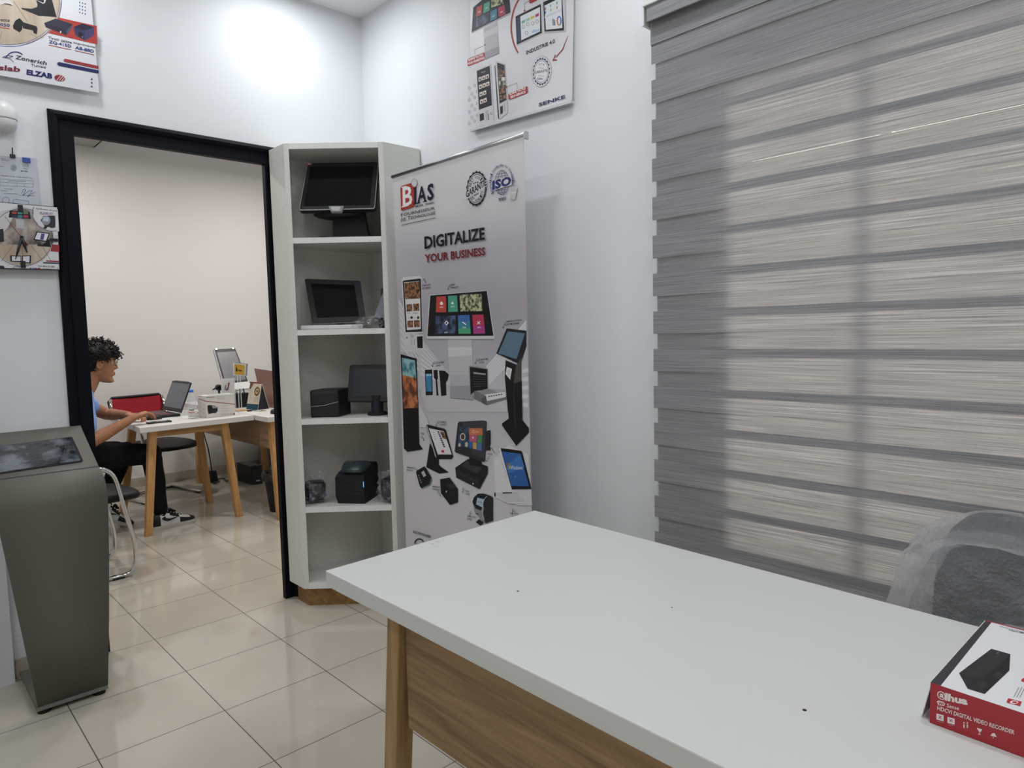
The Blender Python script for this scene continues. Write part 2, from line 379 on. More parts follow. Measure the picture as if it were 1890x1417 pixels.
# window: aluminium frame, mullion and panes in the right wall
b = MB(); MF = mat('white_window_frame', '#c9ccd0', 0.4)
for lo, hi in [((0.09, WY0, WZ0), (0.14, WY1, WZ0+0.05)), ((0.09, WY0, WZ1-0.05), (0.14, WY1, WZ1)), ((0.09, WY0, WZ0), (0.14, WY0+0.05, WZ1)), ((0.09, WY1-0.05, WZ0), (0.14, WY1, WZ1))]: b.box(lo, hi, MF)
for y in (-2.585, -3.25, -3.9): b.box((0.09, y-0.015, WZ0), (0.13, y+0.015, WZ1), MF)
w = struct(b.build('window_1'))
b = MB(); b.box((0.112, WY0+0.05, WZ0+0.05), (0.116, WY1-0.05, WZ1-0.05), mat('clear_pane', '#ffffff', 0.02, alpha=0.08, spec=0.3)); b.build('pane', w)

#SECTION blind
# ================================================================== zebra roller blind
def fabric(name, ca, cb):
    m = noisy(mat(name, ca, 0.85, spec=0.1), ca, cb, (90, 4.0, 700), 4, 0.3, 0.0012, 0.32, 0.68, 0.7)
    t = T(m); tr = nd(t, 'ShaderNodeBsdfTranslucent'); mx = nd(t, 'ShaderNodeMixShader'); mx.inputs[0].default_value = 0.42
    out = t.nodes['Material Output']; rp = [n for n in t.nodes if n.type == 'VALTORGB'][0]
    t.links.new(rp.outputs[0], tr.inputs[0]); t.links.new(bsdf(m).outputs[0], mx.inputs[1]); t.links.new(tr.outputs[0], mx.inputs[2]); t.links.new(mx.outputs[0], out.inputs[0]); return m
M_FAB = fabric('zebra_blind_fabric', '#8e9094', '#cccccf')
M_SHEER = mat('sheer_blind_mesh', '#aaaaac', 0.8, alpha=0.12)
bl = thing('roller_blind', 'grey striped zebra roller blind covering the window on the right', 'blind', (-0.06, -2.8, 0.55))
BY0, BY1 = -3.75, -1.897
PER, BH = 0.1291, 0.0775
b = MB()
for k in range(14):
    zt = 2.294-PER*k
    if zt-BH < 0.56: zb = 0.56
    else: zb = zt-BH
    if zt <= 0.57: break
    b.box((-0.0562, BY0, zb), (-0.0555, BY1, zt), M_FAB)
    if zb > 0.6: b.box((-0.0560, BY0, zb-(PER-BH)), (-0.0558, BY1-0.014, zb), M_SHEER)
b.box((-0.060, BY0, 2.28), (-0.0555, BY1, 2.36), M_FAB)
b.build('front_fabric', bl)
b = MB()
for k in range(-1, 14):
    zt = 2.294-PER*k-BH; zb = zt-BH; zt += {2: 0.0013, 3: 0.0003, 4: 0.0007, 5: 0.0004}.get(k, 0.001)
    if zt < 0.57: break
    b.box((-0.0507, BY0, max(zb, 0.56)), (-0.0500, BY1-0.014, zt), M_FAB)
    if zb-(PER-BH) > 0.56: b.box((-0.0505, BY0, zb-(PER-BH)), (-0.0503, BY1-0.014, zb), M_SHEER)
b.build('back_fabric', bl)
b = MB(); b.box((-0.095, BY0, 2.395), (-0.004, BY1+0.008, 2.42), M_WPL, 0.003); b.box((-0.088, BY0, 2.345), (-0.082, BY1-0.004, 2.392), M_FAB)
b.box((-0.05, BY0, 2.345), (-0.006, BY1, 2.395), M_FAB); b.build('head_rail', bl)
b = MB(); b.box((-0.092, BY1+0.004, 2.335), (-0.004, BY1+0.012, 2.42), M_WPL, 0.002); b.build('end_cap', bl)
b = MB(); b.box((-0.064, BY0, 0.545), (-0.038, BY1, 0.562), M_DGREY, 0.004); b.build('bottom_rail', bl)

#SECTION desk
# ================================================================== near white desk with oak panel
def leg(b, top, foot, s0, s1, m, zt):
    tx, ty = top; fx, fy = foot
    b.hexa([(fx-s1, fy-s1, 0.0), (fx+s1, fy-s1, 0.0), (fx+s1, fy+s1, 0.0), (fx-s1, fy+s1, 0.0)], [(tx-s0, ty-s0, zt), (tx+s0, ty-s0, zt), (tx+s0, ty+s0, zt), (tx-s0, ty+s0, zt)], m, 0.003)
d = thing('desk', 'large white topped desk with oak panel and legs in the foreground', 'desk', (-0.88, -2.75, 0))
b = MB(); b.prism([(-1.252, -1.752, 0.71), (-0.497, -1.738, 0.71), (-0.563, -3.75, 0.71), (-1.262, -3.75, 0.71)], (0, 0, 0.04), M_WHITE, 0.0025)
for x, y, r in [(-1.018, -2.2, 0.003), (-1.05, -2.86, 0.0035), (-0.86, -2.5, 0.002)]: b.lathe([(r, 0), (r*0.7, 0.0006)], (x, y, 0.7500), M_BLACK, 8)
for a in range(26):
    x, y = HZ(790+random.uniform(0, 30), 1000+random.uniform(-6, 10), 0.75).xy
    b.lathe([(0.0009, 0), (0.0006, 0.0004)], (x, y, 0.7500), M_DGREY, 6)
b.build('tabletop', d)
b = MB(); leg(b, (-1.195, -2.0), (-1.20, -1.935), 0.024, 0.024, M_OAKZ, 0.71); b.build('leg', d)
for tx, ty, fx, fy in [(-0.58, -2.0, -0.56, -1.94), (-1.19, -3.55, -1.2, -3.6), (-0.6, -3.55, -0.58, -3.6)]:
    b = MB(); leg(b, (tx, ty), (fx, fy), 0.024, 0.024, M_OAKZ, 0.71); b.build('leg', d)
b = MB(); b.box((-1.203, -3.55, 0.435), (-1.182, -2.022, 0.708), M_OAKY, 0.001); b.build('modesty_panel', d)
b = MB(); b.box((-1.18, -2.02, 0.64), (-0.6, -1.985, 0.708), M_OAKX, 0.001); b.build('rail', d)

#SECTION shelf
# ================================================================== corner shelf unit
A_ = (-0.56, -0.19); B_ = (-0.215, -0.50); SH = 2.235; TK = 0.018; Y0_ = -0.03; X1_ = -0.004
sh = thing('corner_shelf', 'tall pale grey corner shelf unit with oak plinth and five open compartments', 'shelf', (-0.3, -0.25, 0))
b = MB(); b.prism([(A_[0], Y0_, 0.095), (A_[0], A_[1], 0.095), (A_[0]+TK, A_[1]-TK*0.9, 0.095), (A_[0]+TK, Y0_, 0.095)], (0, 0, SH-0.095), M_SHELF, 0.0012); b.build('side_panel', sh)
b = MB(); b.prism([(X1_, B_[1], 0.095), (X1_, B_[1]+TK, 0.095), (B_[0]-TK, B_[1]+TK*0.9, 0.095), (B_[0], B_[1], 0.095)], (0, 0, SH-0.095), M_SHELF, 0.0012); b.build('side_panel', sh)
inner = [(A_[0]+TK, Y0_-0.006), (A_[0]+TK, A_[1]-TK*0.9), (B_[0]-TK, B_[1]+TK*0.9), (X1_-0.006, B_[1]+TK), (X1_-0.006, Y0_-0.006)]
def zfront(px, py): return hp(px, py, (A_[0], A_[1], 0), (0, 1, 0)).z
ZS = [zfront(541, 440), zfront(550.5, 609), zfront(557, 773), zfront(563, 935)]
ZB = 0.095
def slab(z, t, name):
    b = MB(); b.prism([(x, y, z-t) for x, y in inner], (0, 0, t), M_SHELF, 0.001)
    e0 = Vector((inner[1][0], inner[1][1], 0)); e1 = Vector((inner[2][0], inner[2][1], 0)); nrm = Vector((-0.668, -0.744, 0))*0.0012
    b.prism([e0+nrm+Vector((0, 0, z-t)), e1+nrm+Vector((0, 0, z-t)), e1+Vector((0, 0, z-t)), e0+Vector((0, 0, z-t))], (0, 0, t), M_SHELFEDGE)
    return b.build(name, sh)
for z in ZS: slab(z, 0.026, 'shelf_board')
slab(SH-0.001, 0.026, 'top_panel'); slab(ZB+0.03, 0.03, 'bottom_panel')
b = MB(); b.box((A_[0]+TK, Y0_-0.006, ZB), (X1_, Y0_, SH-0.002), M_SHELFIN); b.build('back_panel', sh)
b = MB(); b.box((X1_-0.006, B_[1]+TK, ZB), (X1_, Y0_-0.006, SH-0.002), M_SHELFIN); b.build('back_panel', sh)
# white front edges of the side panels
b = MB(); k = 0.0014
b.prism([(-0.533, -0.06, 0), (-0.533, -0.175, 0), (-0.20, -0.474, 0), (-0.03, -0.474, 0), (-0.03, -0.06, 0)], (0, 0, 0.094), wood('oak_plinth_grain', '#957449', '#765836', 'x'), 0.001); b.build('plinth', sh)
SF = Vector(((A_[0]+B_[0])/2, (A_[1]+B_[1])/2, 0)); SU = Vector((B_[0]-A_[0], B_[1]-A_[1], 0)).normalized(); SV = Vector((-SU.y, SU.x, 0))
if SV.x < 0: SV = -SV
def SPT(px, py, dep): return hp(px, py, SF+SV*dep, SV)      # point on a plane 'dep' behind the shelf front
def sframe(c, turn=0.0):
    """frame standing at point c: x = right as seen, y = into the shelf, z up, turned about z"""
    M = Matrix(((SU.x, SV.x, 0, c[0]), (SU.y, SV.y, 0, c[1]), (0, 0, 1, c[2]), (0, 0, 0, 1)))
    return M @ Matrix.Rotation(turn, 4, 'Z')
#SECTION end1
# ================================================================== devices on the shelves
def lerp(a, b, t): return a+(b-a)*t
def inset(q, l, r, t, bo):
    """sub-quad of q = TL, TR, BR, BL with fractional margins"""
    tl, tr, br, bl = q
    def P(u, v): return lerp(lerp(tl, tr, u), lerp(bl, br, u), v)
    return [P(l, t), P(1-r, t), P(1-r, 1-bo), P(l, 1-bo)]
def qn(q):
    n = (q[1]-q[0]).cross(q[3]-q[0]).normalized()
    return n if n.dot(Vector(CAM)-q[0]) > 0 else -n
def planar(q):
    n_ = (q[1]-q[0]).cross(q[2]-q[0]).normalized(); o = Vector(CAM); d = q[3]-o
    return [q[0], q[1], q[2], o+d*((q[0]-o).dot(n_)/d.dot(n_))]
def panel(q, thick, m, bevel=0.004):
    b = MB(); n = qn(q); b.prism(q, -n*thick, m, bevel); return b
def glass(q, m, lift=0.0006):
    b = MB(); n = qn(q); b.prism([p+n*lift for p in q], -n*0.0004, m); return b
def rounded(q, r, n=4):
    P = q; out = []
    for i in range(4):
        a, p, c = P[i-1], P[i], P[(i+1) % 4]
        for k in range(n+1):
            t = k/n; out.append((1-t)**2*(p+(a-p).normalized()*r) + 2*t*(1-t)*p + t*t*(p+(c-p).normalized()*r))
    return out

# --- top shelf: wide black touch terminal
z0 = ZS[0]
t = thing('touch_terminal', 'wide black touch terminal with chrome lower rim on the top shelf of the corner shelf', 'terminal', SF+SV*0.16+Vector((0, 0, z0)))
q = planar([SPT(567, 301, 0.125), SPT(699, 299, 0.125), SPT(692, 385, 0.045), SPT(551, 388, 0.045)])
n = qn(q)
b = MB(); b.prism([p-n*0.006 for p in rounded(q, 0.012)], -n*0.03, M_BLACK, 0.003); b.build('housing', t)
b = MB(); b.prism([p-n*0.001 for p in rounded(q, 0.012)], -n*0.005, M_CHROME, 0.001); b.build('rim', t)
b = MB(); b.prism(rounded(inset(q, 0.012, 0.012, 0.0, 0.02), 0.01), -n*0.002, M_BLACK); b.build('bezel', t)
s_ = glass(inset(q, 0.06, 0.07, 0.085, 0.08), M_SCREEN).build('screen', t)
pr = Print(q[0]+n*0.0002, n, (490, 250, 3.829)); pr.poly([(292, 198), (329, 196), (327, 208), (288, 210)], '#a8484a'); pr.poly([(300, 200), (322, 199), (321, 205), (298, 206)], '#d8c8c8'); pr.build('sticker', t)
b = MB(); qq = [SPT(606, 380, 0.042), SPT(635, 380, 0.042), SPT(630, 391, 0.036), SPT(611, 391, 0.036)]; b.prism([p+n*0.002 for p in qq], -n*0.02, M_GREY, 0.002)
b.prism([lerp(p, (qq[0]+qq[2])/2, 0.35)+n*0.0028 for p in qq], -n*0.002, M_SILVER); b.build('badge', t)
b = MB(); M = sframe(SF+SV*0.17+Vector((0, 0, z0)))
def lu(px, dep): return (SPT(px, 420, dep)-SF).dot(SU)
u0, u1 = lu(616, 0.16), lu(676, 0.16)
b.M = M
b.loft([[(u0, -0.03, 0.02), (u1+0.012, -0.03, 0.02), (u1+0.012, 0.05, 0.02), (u0, 0.05, 0.02)], [(u0, -0.02, 0.14), (u1-0.008, -0.02, 0.14), (u1-0.008, 0.04, 0.14), (u0, 0.04, 0.14)]], M_BLACKM, smooth=False); b.build('neck', t)
b = MB(M); b.prism([(u0-0.06, -0.075, 0), (u1+0.02, -0.075, 0), (u1+0.035, 0.06, 0), (u0-0.03, 0.06, 0)], (0, 0, 0.02), M_BLACK, 0.004); b.build('base', t)
b = MB(M); b.ball(((u0+u1)/2-0.05, 0.0, 0.135), (0.13, 0.05, 0.03), M_BLACK); b.build('hinge_cover', t)

# --- second shelf: slim white terminal, slanted grey device, plastic bag
z1 = ZS[1]
t = thing('touch_terminal', 'slim black screened terminal on white base, second shelf of the corner shelf', 'terminal', SF+SV*0.12+Vector((0, 0, z1)))
q = planar([SPT(562, 514, 0.16), SPT(665, 518, 0.19), SPT(676, 592, 0.10), SPT(577, 597, 0.07)]); n = qn(q)
b = MB(); b.prism([p-n*0.004 for p in rounded(q, 0.01)], -n*0.012, M_SILVER, 0.002); b.build('housing', t)
b = MB(); b.prism(rounded(q, 0.01), -n*0.004, M_BLACK, 0.001); b.build('bezel', t)
glass(inset(q, 0.1, 0.12, 0.11, 0.12), M_SCREEN).build('screen', t)
b = MB(); bq = [SPT(554, 606, 0.045), SPT(690, 605, 0.07)]
e = (bq[1]-bq[0]); e.z = 0; e.normalize(); f = Vector((-e.y, e.x, 0)); f = f if f.dot(SV) > 0 else -f
p = Vector((bq[0].x, bq[0].y, z1)); p += f*0.0
b.prism([p, p+e*0.30, p+e*0.28+f*0.14, p+e*0.03+f*0.16], (0, 0, 0.022), M_WPL, 0.006); b.build('base', t)
b = MB(); c = (q[0]+q[1]+q[2]+q[3])/4; c2 = Vector((c.x, c.y, z1+0.02))+SV*0.07; b.tube([c2, c-n*0.012], 0.02, M_SILVER, 8); b.build('neck', t)

t = thing('grey_device', 'slanted grey patterned device with black top edge beside the second shelf terminal', 'device', SF+SV*0.14+SU*0.15+Vector((0, 0, z1)))
q = planar([SPT(706, 541, 0.13), SPT(735, 539, 0.13), SPT(727, 596, 0.06), SPT(690, 584, 0.06)]); n = qn(q)
M_PAT = noisy(mat('grey_patterned_plastic', '#84898f', 0.5), '#6f747a', '#9aa0a6', (300, 300, 300), 2, 0.3)
panel(q, 0.03, M_PAT, 0.002).build('body', t)
q2 = [SPT(703, 532, 0.139), SPT(737, 530, 0.139), SPT(735, 546, 0.128), SPT(703, 547, 0.128)]
panel([p+n*0.002 for p in q2], 0.034, M_BLACK, 0.002).build('top_edge', t)
glass([lerp(p, (q2[0]+q2[2])/2, 0.3)+n*0.002 for p in q2], M_SILVER).build('label', t)
b = MB(); c = (q[2]+q[3])/2; b.box((c.x-0.01, c.y+0.005, z1), (c.x+0.03, c.y+0.03, c.z+0.01), M_DGREY); b.build('foot', t)

def crumple(c, r, m, amp=0.25, seed=0, n=18, fr=3.0, flat=None):
    b = MB(); c = Vector(c); r = Vector(r); rings = []
    for i in range(n+1):
        a = max(0.05, min(PI-0.05, PI*i/n)); ring = []
        for k in range(n*2):
            p = 2*PI*k/(n*2); d = Vector((math.sin(a)*math.cos(p), math.sin(a)*math.sin(p), -math.cos(a)))
            w = 1+amp*noise.fractal(d*fr+Vector((seed*7.1, seed*3.3, 0)), 0.7, 2.1, 5)
            q = c+Vector((d.x*r.x, d.y*r.y, d.z*r.z))*w
            if flat is not None: q.z = max(q.z, flat)
            ring.append(q)
        rings.append(ring)
    b.loft(rings, m, smooth=False); return b
c = SPT(684, 597, 0.045); b = crumple((c.x, c.y, z1+0.024), (0.075, 0.055, 0.03), M_CLEAR, 0.5, 3, flat=z1+0.001); tag(b.build('plastic_bag'), 'crumpled clear plastic bag lying at the front of the second shelf', 'bag')

# --- third shelf: boxy receipt printer and monitor on a pole
z2 = ZS[2]
t = thing('receipt_printer', 'black boxy receipt printer on the third shelf beside the small monitor', 'printer', SPT(602, 771, 0.07))
a = SPT(573, 770, 0.055); a.z = z2; c = SPT(626, 768, 0.055); c.z = z2; e = (c-a); L_ = e.length; e.normalize(); f = (SV*0.9+SU*0.25).normalized(); hgt = SPT(573, 720, 0.055).z-z2
b = MB(); b.prism([a, a+e*L_, a+e*L_+f*0.13, a+f*0.13], (0, 0, hgt), M_BLACK, 0.008); body = b.build('housing', t)
b = MB(); nn = Vector((e.y, -e.x, 0)); nn = nn if nn.dot(SV) < 0 else -nn
for (u0, u1, v0, v1, m) in [(0.08, 0.92, 0.86, 0.97, M_DGREY), (0.04, 0.96, 0.475, 0.485, M_BLACKM), (0.86, 0.87, 0.05, 0.95, M_BLACKM)]:
    b.prism([a+e*L_*u0+nn*0.0005+Vector((0, 0, hgt*v0)), a+e*L_*u1+nn*0.0005+Vector((0, 0, hgt*v0)), a+e*L_*u1+nn*0.0005+Vector((0, 0, hgt*v1)), a+e*L_*u0+nn*0.0005+Vector((0, 0, hgt*v1))], nn*0.0012, m)
b.build('paper_slot', t)
b = MB(); b.tube([a+nn*0.004+Vector((0, 0, hgt*0.40)), a+e*L_*0.5+nn*0.005+Vector((0, 0, hgt*0.44)), a+e*L_+nn*0.004+Vector((0, 0, hgt*0.56))], 0.0012, M_CLEAR if False else mat('shiny_film_edge', '#b9bec4', 0.15), 6); b.build('film_strip', t)
t = thing('small_monitor', 'black square monitor on round pole foot, right side of the third shelf', 'monitor', SPT(697, 766, 0.10))
q = planar([SPT(645, 673, 0.15), SPT(728, 672, 0.13), SPT(728, 741, 0.08), SPT(640, 741, 0.10)]); n = qn(q)
b = MB(); b.prism([p-n*0.002 for p in rounded(q, 0.012)], -n*0.03, M_BLACK, 0.004); b.build('housing', t)
glass(inset(q, 0.13, 0.1, 0.13, 0.13), M_SCREENS, 0.0).build('screen', t)
c = SPT(697, 764, 0.115); b = MB(); b.lathe([(0.05, 0), (0.05, 0.008), (0.044, 0.014), (0.03, 0.018), (0.03, 0.10)], (c.x, c.y, z2), M_BLACKM, 24); b.build('pole_foot', t)

# --- fourth shelf: label printer between two wrapped devices
z3 = ZS[3]
t = thing('label_printer', 'black label printer with blue light and smoky lid on the fourth shelf', 'printer', SPT(650, 915, 0.09))
a = SPT(620, 919, 0.06); a.z = z3; c = SPT(673, 921, 0.035); c.z = z3; e = c-a; L_ = e.length; e.normalize(); f = Vector((-e.y, e.x, 0)); f = f if f.dot(SV) > 0 else -f
h1 = SPT(620, 872, 0.06).z-z3; n_ = -f
b = MB(); P2 = lambda u, v, z: a+e*(L_*u)+f*v+Vector((0, 0, z))
b.loft([[P2(0.06, 0.004, 0.0), P2(1, 0.004, 0.0), P2(1.02, 0.2, 0.0), P2(0.04, 0.2, 0)], [P2(0.0, -0.002, h1*0.25), P2(1, -0.002, h1*0.25), P2(1.02, 0.2, h1*0.25), P2(0, 0.2, h1*0.25)],
        [P2(0.0, 0.0, h1*0.85), P2(1, 0.0, h1*0.85), P2(1.02, 0.2, h1*1.0), P2(0, 0.2, h1*1.0)], [P2(0.08, 0.02, h1), P2(0.97, 0.02, h1), P2(0.98, 0.2, h1*1.12), P2(0.1, 0.2, h1*1.12)]], M_BLACKM, smooth=False); b.build('housing', t)
b = MB()
for v in (0.32, 0.6): b.prism([P2(0.03, -0.0035, h1*v), P2(0.9, -0.0035, h1*v), P2(0.9, -0.0035, h1*v+0.002), P2(0.03, -0.0035, h1*v+0.002)], -f*0.001, M_DGREY)
b.build('front_seam', t)
b = MB(); b.prism([P2(0.985, -0.004, h1*0.55), P2(1.0, -0.004, h1*0.55), P2(1.0, -0.004, h1*0.72), P2(0.985, -0.004, h1*0.72)], -f*0.002, mat('blue_status_light', '#9fd0ff', 0.3, emit='#8cc4ff', es=0.9)); b.build('status_light', t)
b = MB(); b.loft([[P2(0.25, 0.06+0.07*math.cos(s), h1*1.02+0.045*math.sin(s)) for s in [PI*i/10 for i in range(11)]], [P2(0.95, 0.06+0.07*math.cos(s), h1*1.02+0.045*math.sin(s)) for s in [PI*i/10 for i in range(11)]]], mat('smoky_lid', '#3c4a50', 0.1, alpha=0.8, spec=0.7)); b.build('lid', t)
def wrapped(px, py, dep, sx, sy, sz, label, seed, th=0.0):
    c = SPT(px, py, dep); c.z = z3+0.003
    t = thing('wrapped_device', label, 'device', c)
    b = MB(rotz(c, math.atan2(SU.y, SU.x)+th)); b.box((-sx, -sy, 0.012), (sx, sy, sz*1.7), M_BLACK, 0.02)
    b.box((-sx*0.7, -sy-0.004, 0.03), (sx*0.7, -sy+0.01, sz*1.4), M_DGREY, 0.006); b.build('device_body', t)
    b = crumple((0, 0, sz*0.95), (sx*1.45, sy*1.4, sz*1.25), M_CLEAR, 0.42, seed, 20, 2.6, flat=0.0)
    b.bm.transform(rotz(c, math.atan2(SU.y, SU.x)+th)); b.build('plastic_wrap', t)
wrapped(583, 925, 0.10, 0.05, 0.05, 0.062, 'black device in clear plastic wrap, left end of the fourth shelf', 11, 0.3)
wrapped(724, 921, 0.07, 0.045, 0.05, 0.072, 'black device in clear plastic wrap, right end of the fourth shelf', 23, -0.2)

#SECTION banner
# ================================================================== roll-up banner
bx = -0.25; by0, by1 = -0.624, -1.474
bn = thing('roll_up_banner', 'grey roll-up banner advertising digital terminals, standing beside the corner shelf', 'banner', (bx, -1.05, 0))
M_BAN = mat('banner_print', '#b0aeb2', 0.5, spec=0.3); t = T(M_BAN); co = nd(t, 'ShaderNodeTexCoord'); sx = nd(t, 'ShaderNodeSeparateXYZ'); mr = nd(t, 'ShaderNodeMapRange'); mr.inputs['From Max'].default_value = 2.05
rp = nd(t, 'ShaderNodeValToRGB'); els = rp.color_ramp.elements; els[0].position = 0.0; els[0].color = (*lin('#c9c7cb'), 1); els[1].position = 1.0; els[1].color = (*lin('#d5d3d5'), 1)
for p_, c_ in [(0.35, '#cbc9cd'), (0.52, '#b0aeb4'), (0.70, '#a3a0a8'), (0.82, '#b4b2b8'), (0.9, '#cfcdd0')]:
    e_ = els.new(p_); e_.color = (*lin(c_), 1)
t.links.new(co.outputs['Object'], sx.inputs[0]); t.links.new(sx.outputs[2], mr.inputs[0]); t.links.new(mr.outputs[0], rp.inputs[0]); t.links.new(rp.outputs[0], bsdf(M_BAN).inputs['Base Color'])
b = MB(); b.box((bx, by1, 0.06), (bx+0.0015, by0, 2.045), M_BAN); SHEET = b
b = MB(); b.tube([(bx+0.002, by0+0.006, 2.047), (bx+0.002, by1-0.008, 2.047)], 0.0085, M_STEEL, 12); b.box((bx-0.008, by1-0.016, 2.028), (bx+0.012, by1-0.006, 2.056), M_SILVER, 0.002); b.build('top_rail', bn)
b = MB(); b.box((bx-0.06, by1-0.01, 0.008), (bx+0.10, by0+0.01, 0.075), M_STEEL, 0.012); b.build('cassette_base', bn)
b = MB(); b.tube([(bx+0.03, -1.05, 0.07), (bx+0.02, -1.05, 2.045)], 0.008, M_STEEL, 8); b.build('pole', bn)
NAVY = '#15152c'; BRK = '#a83a2e'
P = Print((bx-0.0004, 0, 0), (-1, 0, 0), (720, 240, 5.06), mb=SHEET)
def food(name, a, b_, sc=60):
    m = noisy(mat(name, a, 0.5), a, b_, (sc, sc, sc), 5, lo=0.42, hi=0.58); return m
PH_FOOD = food('photo_food', '#2a1a14', '#9a6a4a', 70); PH_TEAL = food('photo_teal_waves', '#2f6f78', '#8fb9bd', 22); PH_RUST = food('photo_rust_waves', '#5a3222', '#c07448', 22); PH_CITY = food('photo_city', '#2e3a30', '#c2c09a', 60); PH_MTN = food('photo_mountain', '#141a2c', '#4a5a7c', 26)
# rays and plinth shapes at the back of the print
P.crop = (720, 490, 5.246)
P.poly([(78, 315), (330, 740), (580, 1055), (580, 1200), (300, 1190), (265, 850), (100, 840)], '#bab8be')
for i in range(7):
    y0 = 330+70*i; P.poly([(84+4*i, y0), (300, 760+i*45), (575, 1070+i*14), (575, 1076+i*14), (300, 772+i*48), (86+4*i, y0+26)], '#cfcdd2')
P.poly([(1318, 525), (930, 975), (950, 1195), (1135, 1205), (1335, 1417), (1345, 1417)], '#bab8be')
for i in range(7):
    P.poly([(1319, 530+i*36), (930+i*4, 975+i*26), (936+i*4, 990+i*27), (1320, 556+i*37)], '#d0ced3')
for i in range(5):
    P.poly([(1280, 1010+i*80), (1336, 990+i*85), (1338, 1030+i*85), (1280, 1040+i*80)], '#d3d1d5')
P.poly([(300, 1185), (580, 1200), (580, 1285), (960, 1310), (1150, 1300), (1150, 1417), (360, 1417), (310, 1260)], '#bdbbc0')
# left self-service kiosk
P.poly([(110, 130), (128, 112), (290, 100), (302, 112), (315, 650), (145, 655)], '#cbcacd')
P.poly([(122, 152), (135, 144), (290, 125), (298, 130), (311, 640), (150, 645)], '#131317')
P.poly([(135, 163), (287, 150), (297, 615), (163, 625)], '#d2d1d0')
P.poly([(136, 170), (287, 152), (291, 318), (147, 326)], PH_FOOD)
for x0, y0, x1, y1 in [(158, 376, 214, 446), (224, 370, 282, 440), (166, 535, 222, 600), (231, 530, 287, 598)]: P.poly([(x0, y0), (x1, y0-3), (x1, y1-3), (x0+2, y1)], PH_FOOD)
for x, y in [(208, 503), (272, 503)]: P.ell(x, y, 12, 13, '#1a1a1d', 14)
for x, y in [(162, 458), (218, 458), (232, 457), (176, 505), (232, 503)]: P.rect(x, y, x+38 if y < 480 else x+14, y+4, '#4a4a4e')
P.poly([(163, 606), (270, 602), (266, 618), (168, 620)], '#d2d1d0')
P.poly([(132, 672), (322, 668), (328, 832), (142, 828)], '#c6c5c9'); P.poly([(190, 672), (228, 668), (226, 700), (214, 702), (204, 700)], '#a9a8ad')
P.line([(206, 712), (207, 765)], 4, '#707075'); P.line([(234, 712), (235, 765)], 4, '#707075'); P.ell(163, 698, 6, 8, '#2a2a2d', 10)
P.poly([(260, 688), (315, 683), (317, 800), (264, 798)], '#131317')
for x in (190, 272): P.poly([(x, 832), (x+22, 832), (x+24, 1190), (x+6, 1190)], '#c0bfc3')
# interactive terminal
P.poly([(558, 712), (790, 712), (808, 1168), (582, 1168)], '#b7b6bb'); P.poly([(560, 790), (792, 790), (797, 870), (566, 880)], '#cac9cd'); P.poly([(575, 1060), (803, 1060), (806, 1165), (582, 1165)], '#aeadb3')
P.poly([(582, 1166), (804, 1160), (806, 1302), (582, 1282)], '#97969c'); P.line([(582, 1282), (806, 1303)], 5, '#5b5b60')
P.poly([(384, 284), (940, 239), (1012, 690), (1005, 712), (353, 712), (353, 690)], '#c9c8cc')
P.poly([(389, 290), (936, 245), (1001, 680), (361, 684)], '#101014'); P.line([(353, 711), (1005, 713)], 6, '#77767b')
P.poly([(449, 300), (541, 296), (543, 452), (443, 452)], '#b4453f'); P.poly([(561, 294), (648, 289), (656, 446), (563, 449)], '#4d9a86')
P.poly([(672, 282), (884, 275), (897, 440), (680, 443)], PH_CITY); P.poly([(441, 488), (634, 483), (636, 657), (434, 661)], PH_MTN)
P.poly([(656, 481), (770, 477), (781, 660), (662, 661)], '#3f7f93'); P.poly([(656, 481), (770, 477), (774, 540), (658, 545)], '#3f66a8'); P.poly([(660, 610), (778, 606), (781, 660), (662, 661)], '#4a9a72')
P.poly([(795, 477), (904, 473), (920, 658), (808, 661)], '#b53a52'); P.poly([(803, 580), (914, 576), (920, 658), (808, 661)], '#a23d84')
P.poly([(483, 362), (497, 345), (513, 362), (510, 380), (486, 380)], '#e6e2e0'); P.poly([(592, 362), (603, 346), (614, 362), (612, 374), (594, 374)], '#e0e6e2')
P.poly([(525, 555), (545, 532), (568, 555), (546, 580)], '#e8e8ea'); P.poly([(535, 555), (545, 541), (556, 555), (546, 570)], '#28304a')
P.line([(700, 545), (735, 572)], 9, '#e6eaec'); P.line([(842, 568), (872, 538)], 7, '#f0e8ea'); P.line([(845, 540), (870, 566)], 7, '#f0e8ea')
for x, y in [(480, 411), (590, 405), (702, 607), (846, 607), (525, 655)]: P.text('INFO', (x, y), (x+34, y-1), (x, y-14), '#e9e6e6', 0.01)
# tall totem on the left edge
P.poly([(101, 858), (256, 900), (273, 1417), (126, 1417)], '#101014')
P.poly([(113, 890), (240, 918), (254, 1090), (121, 1060)], PH_TEAL); P.poly([(121, 1060), (254, 1090), (268, 1382), (134, 1382)], PH_RUST)
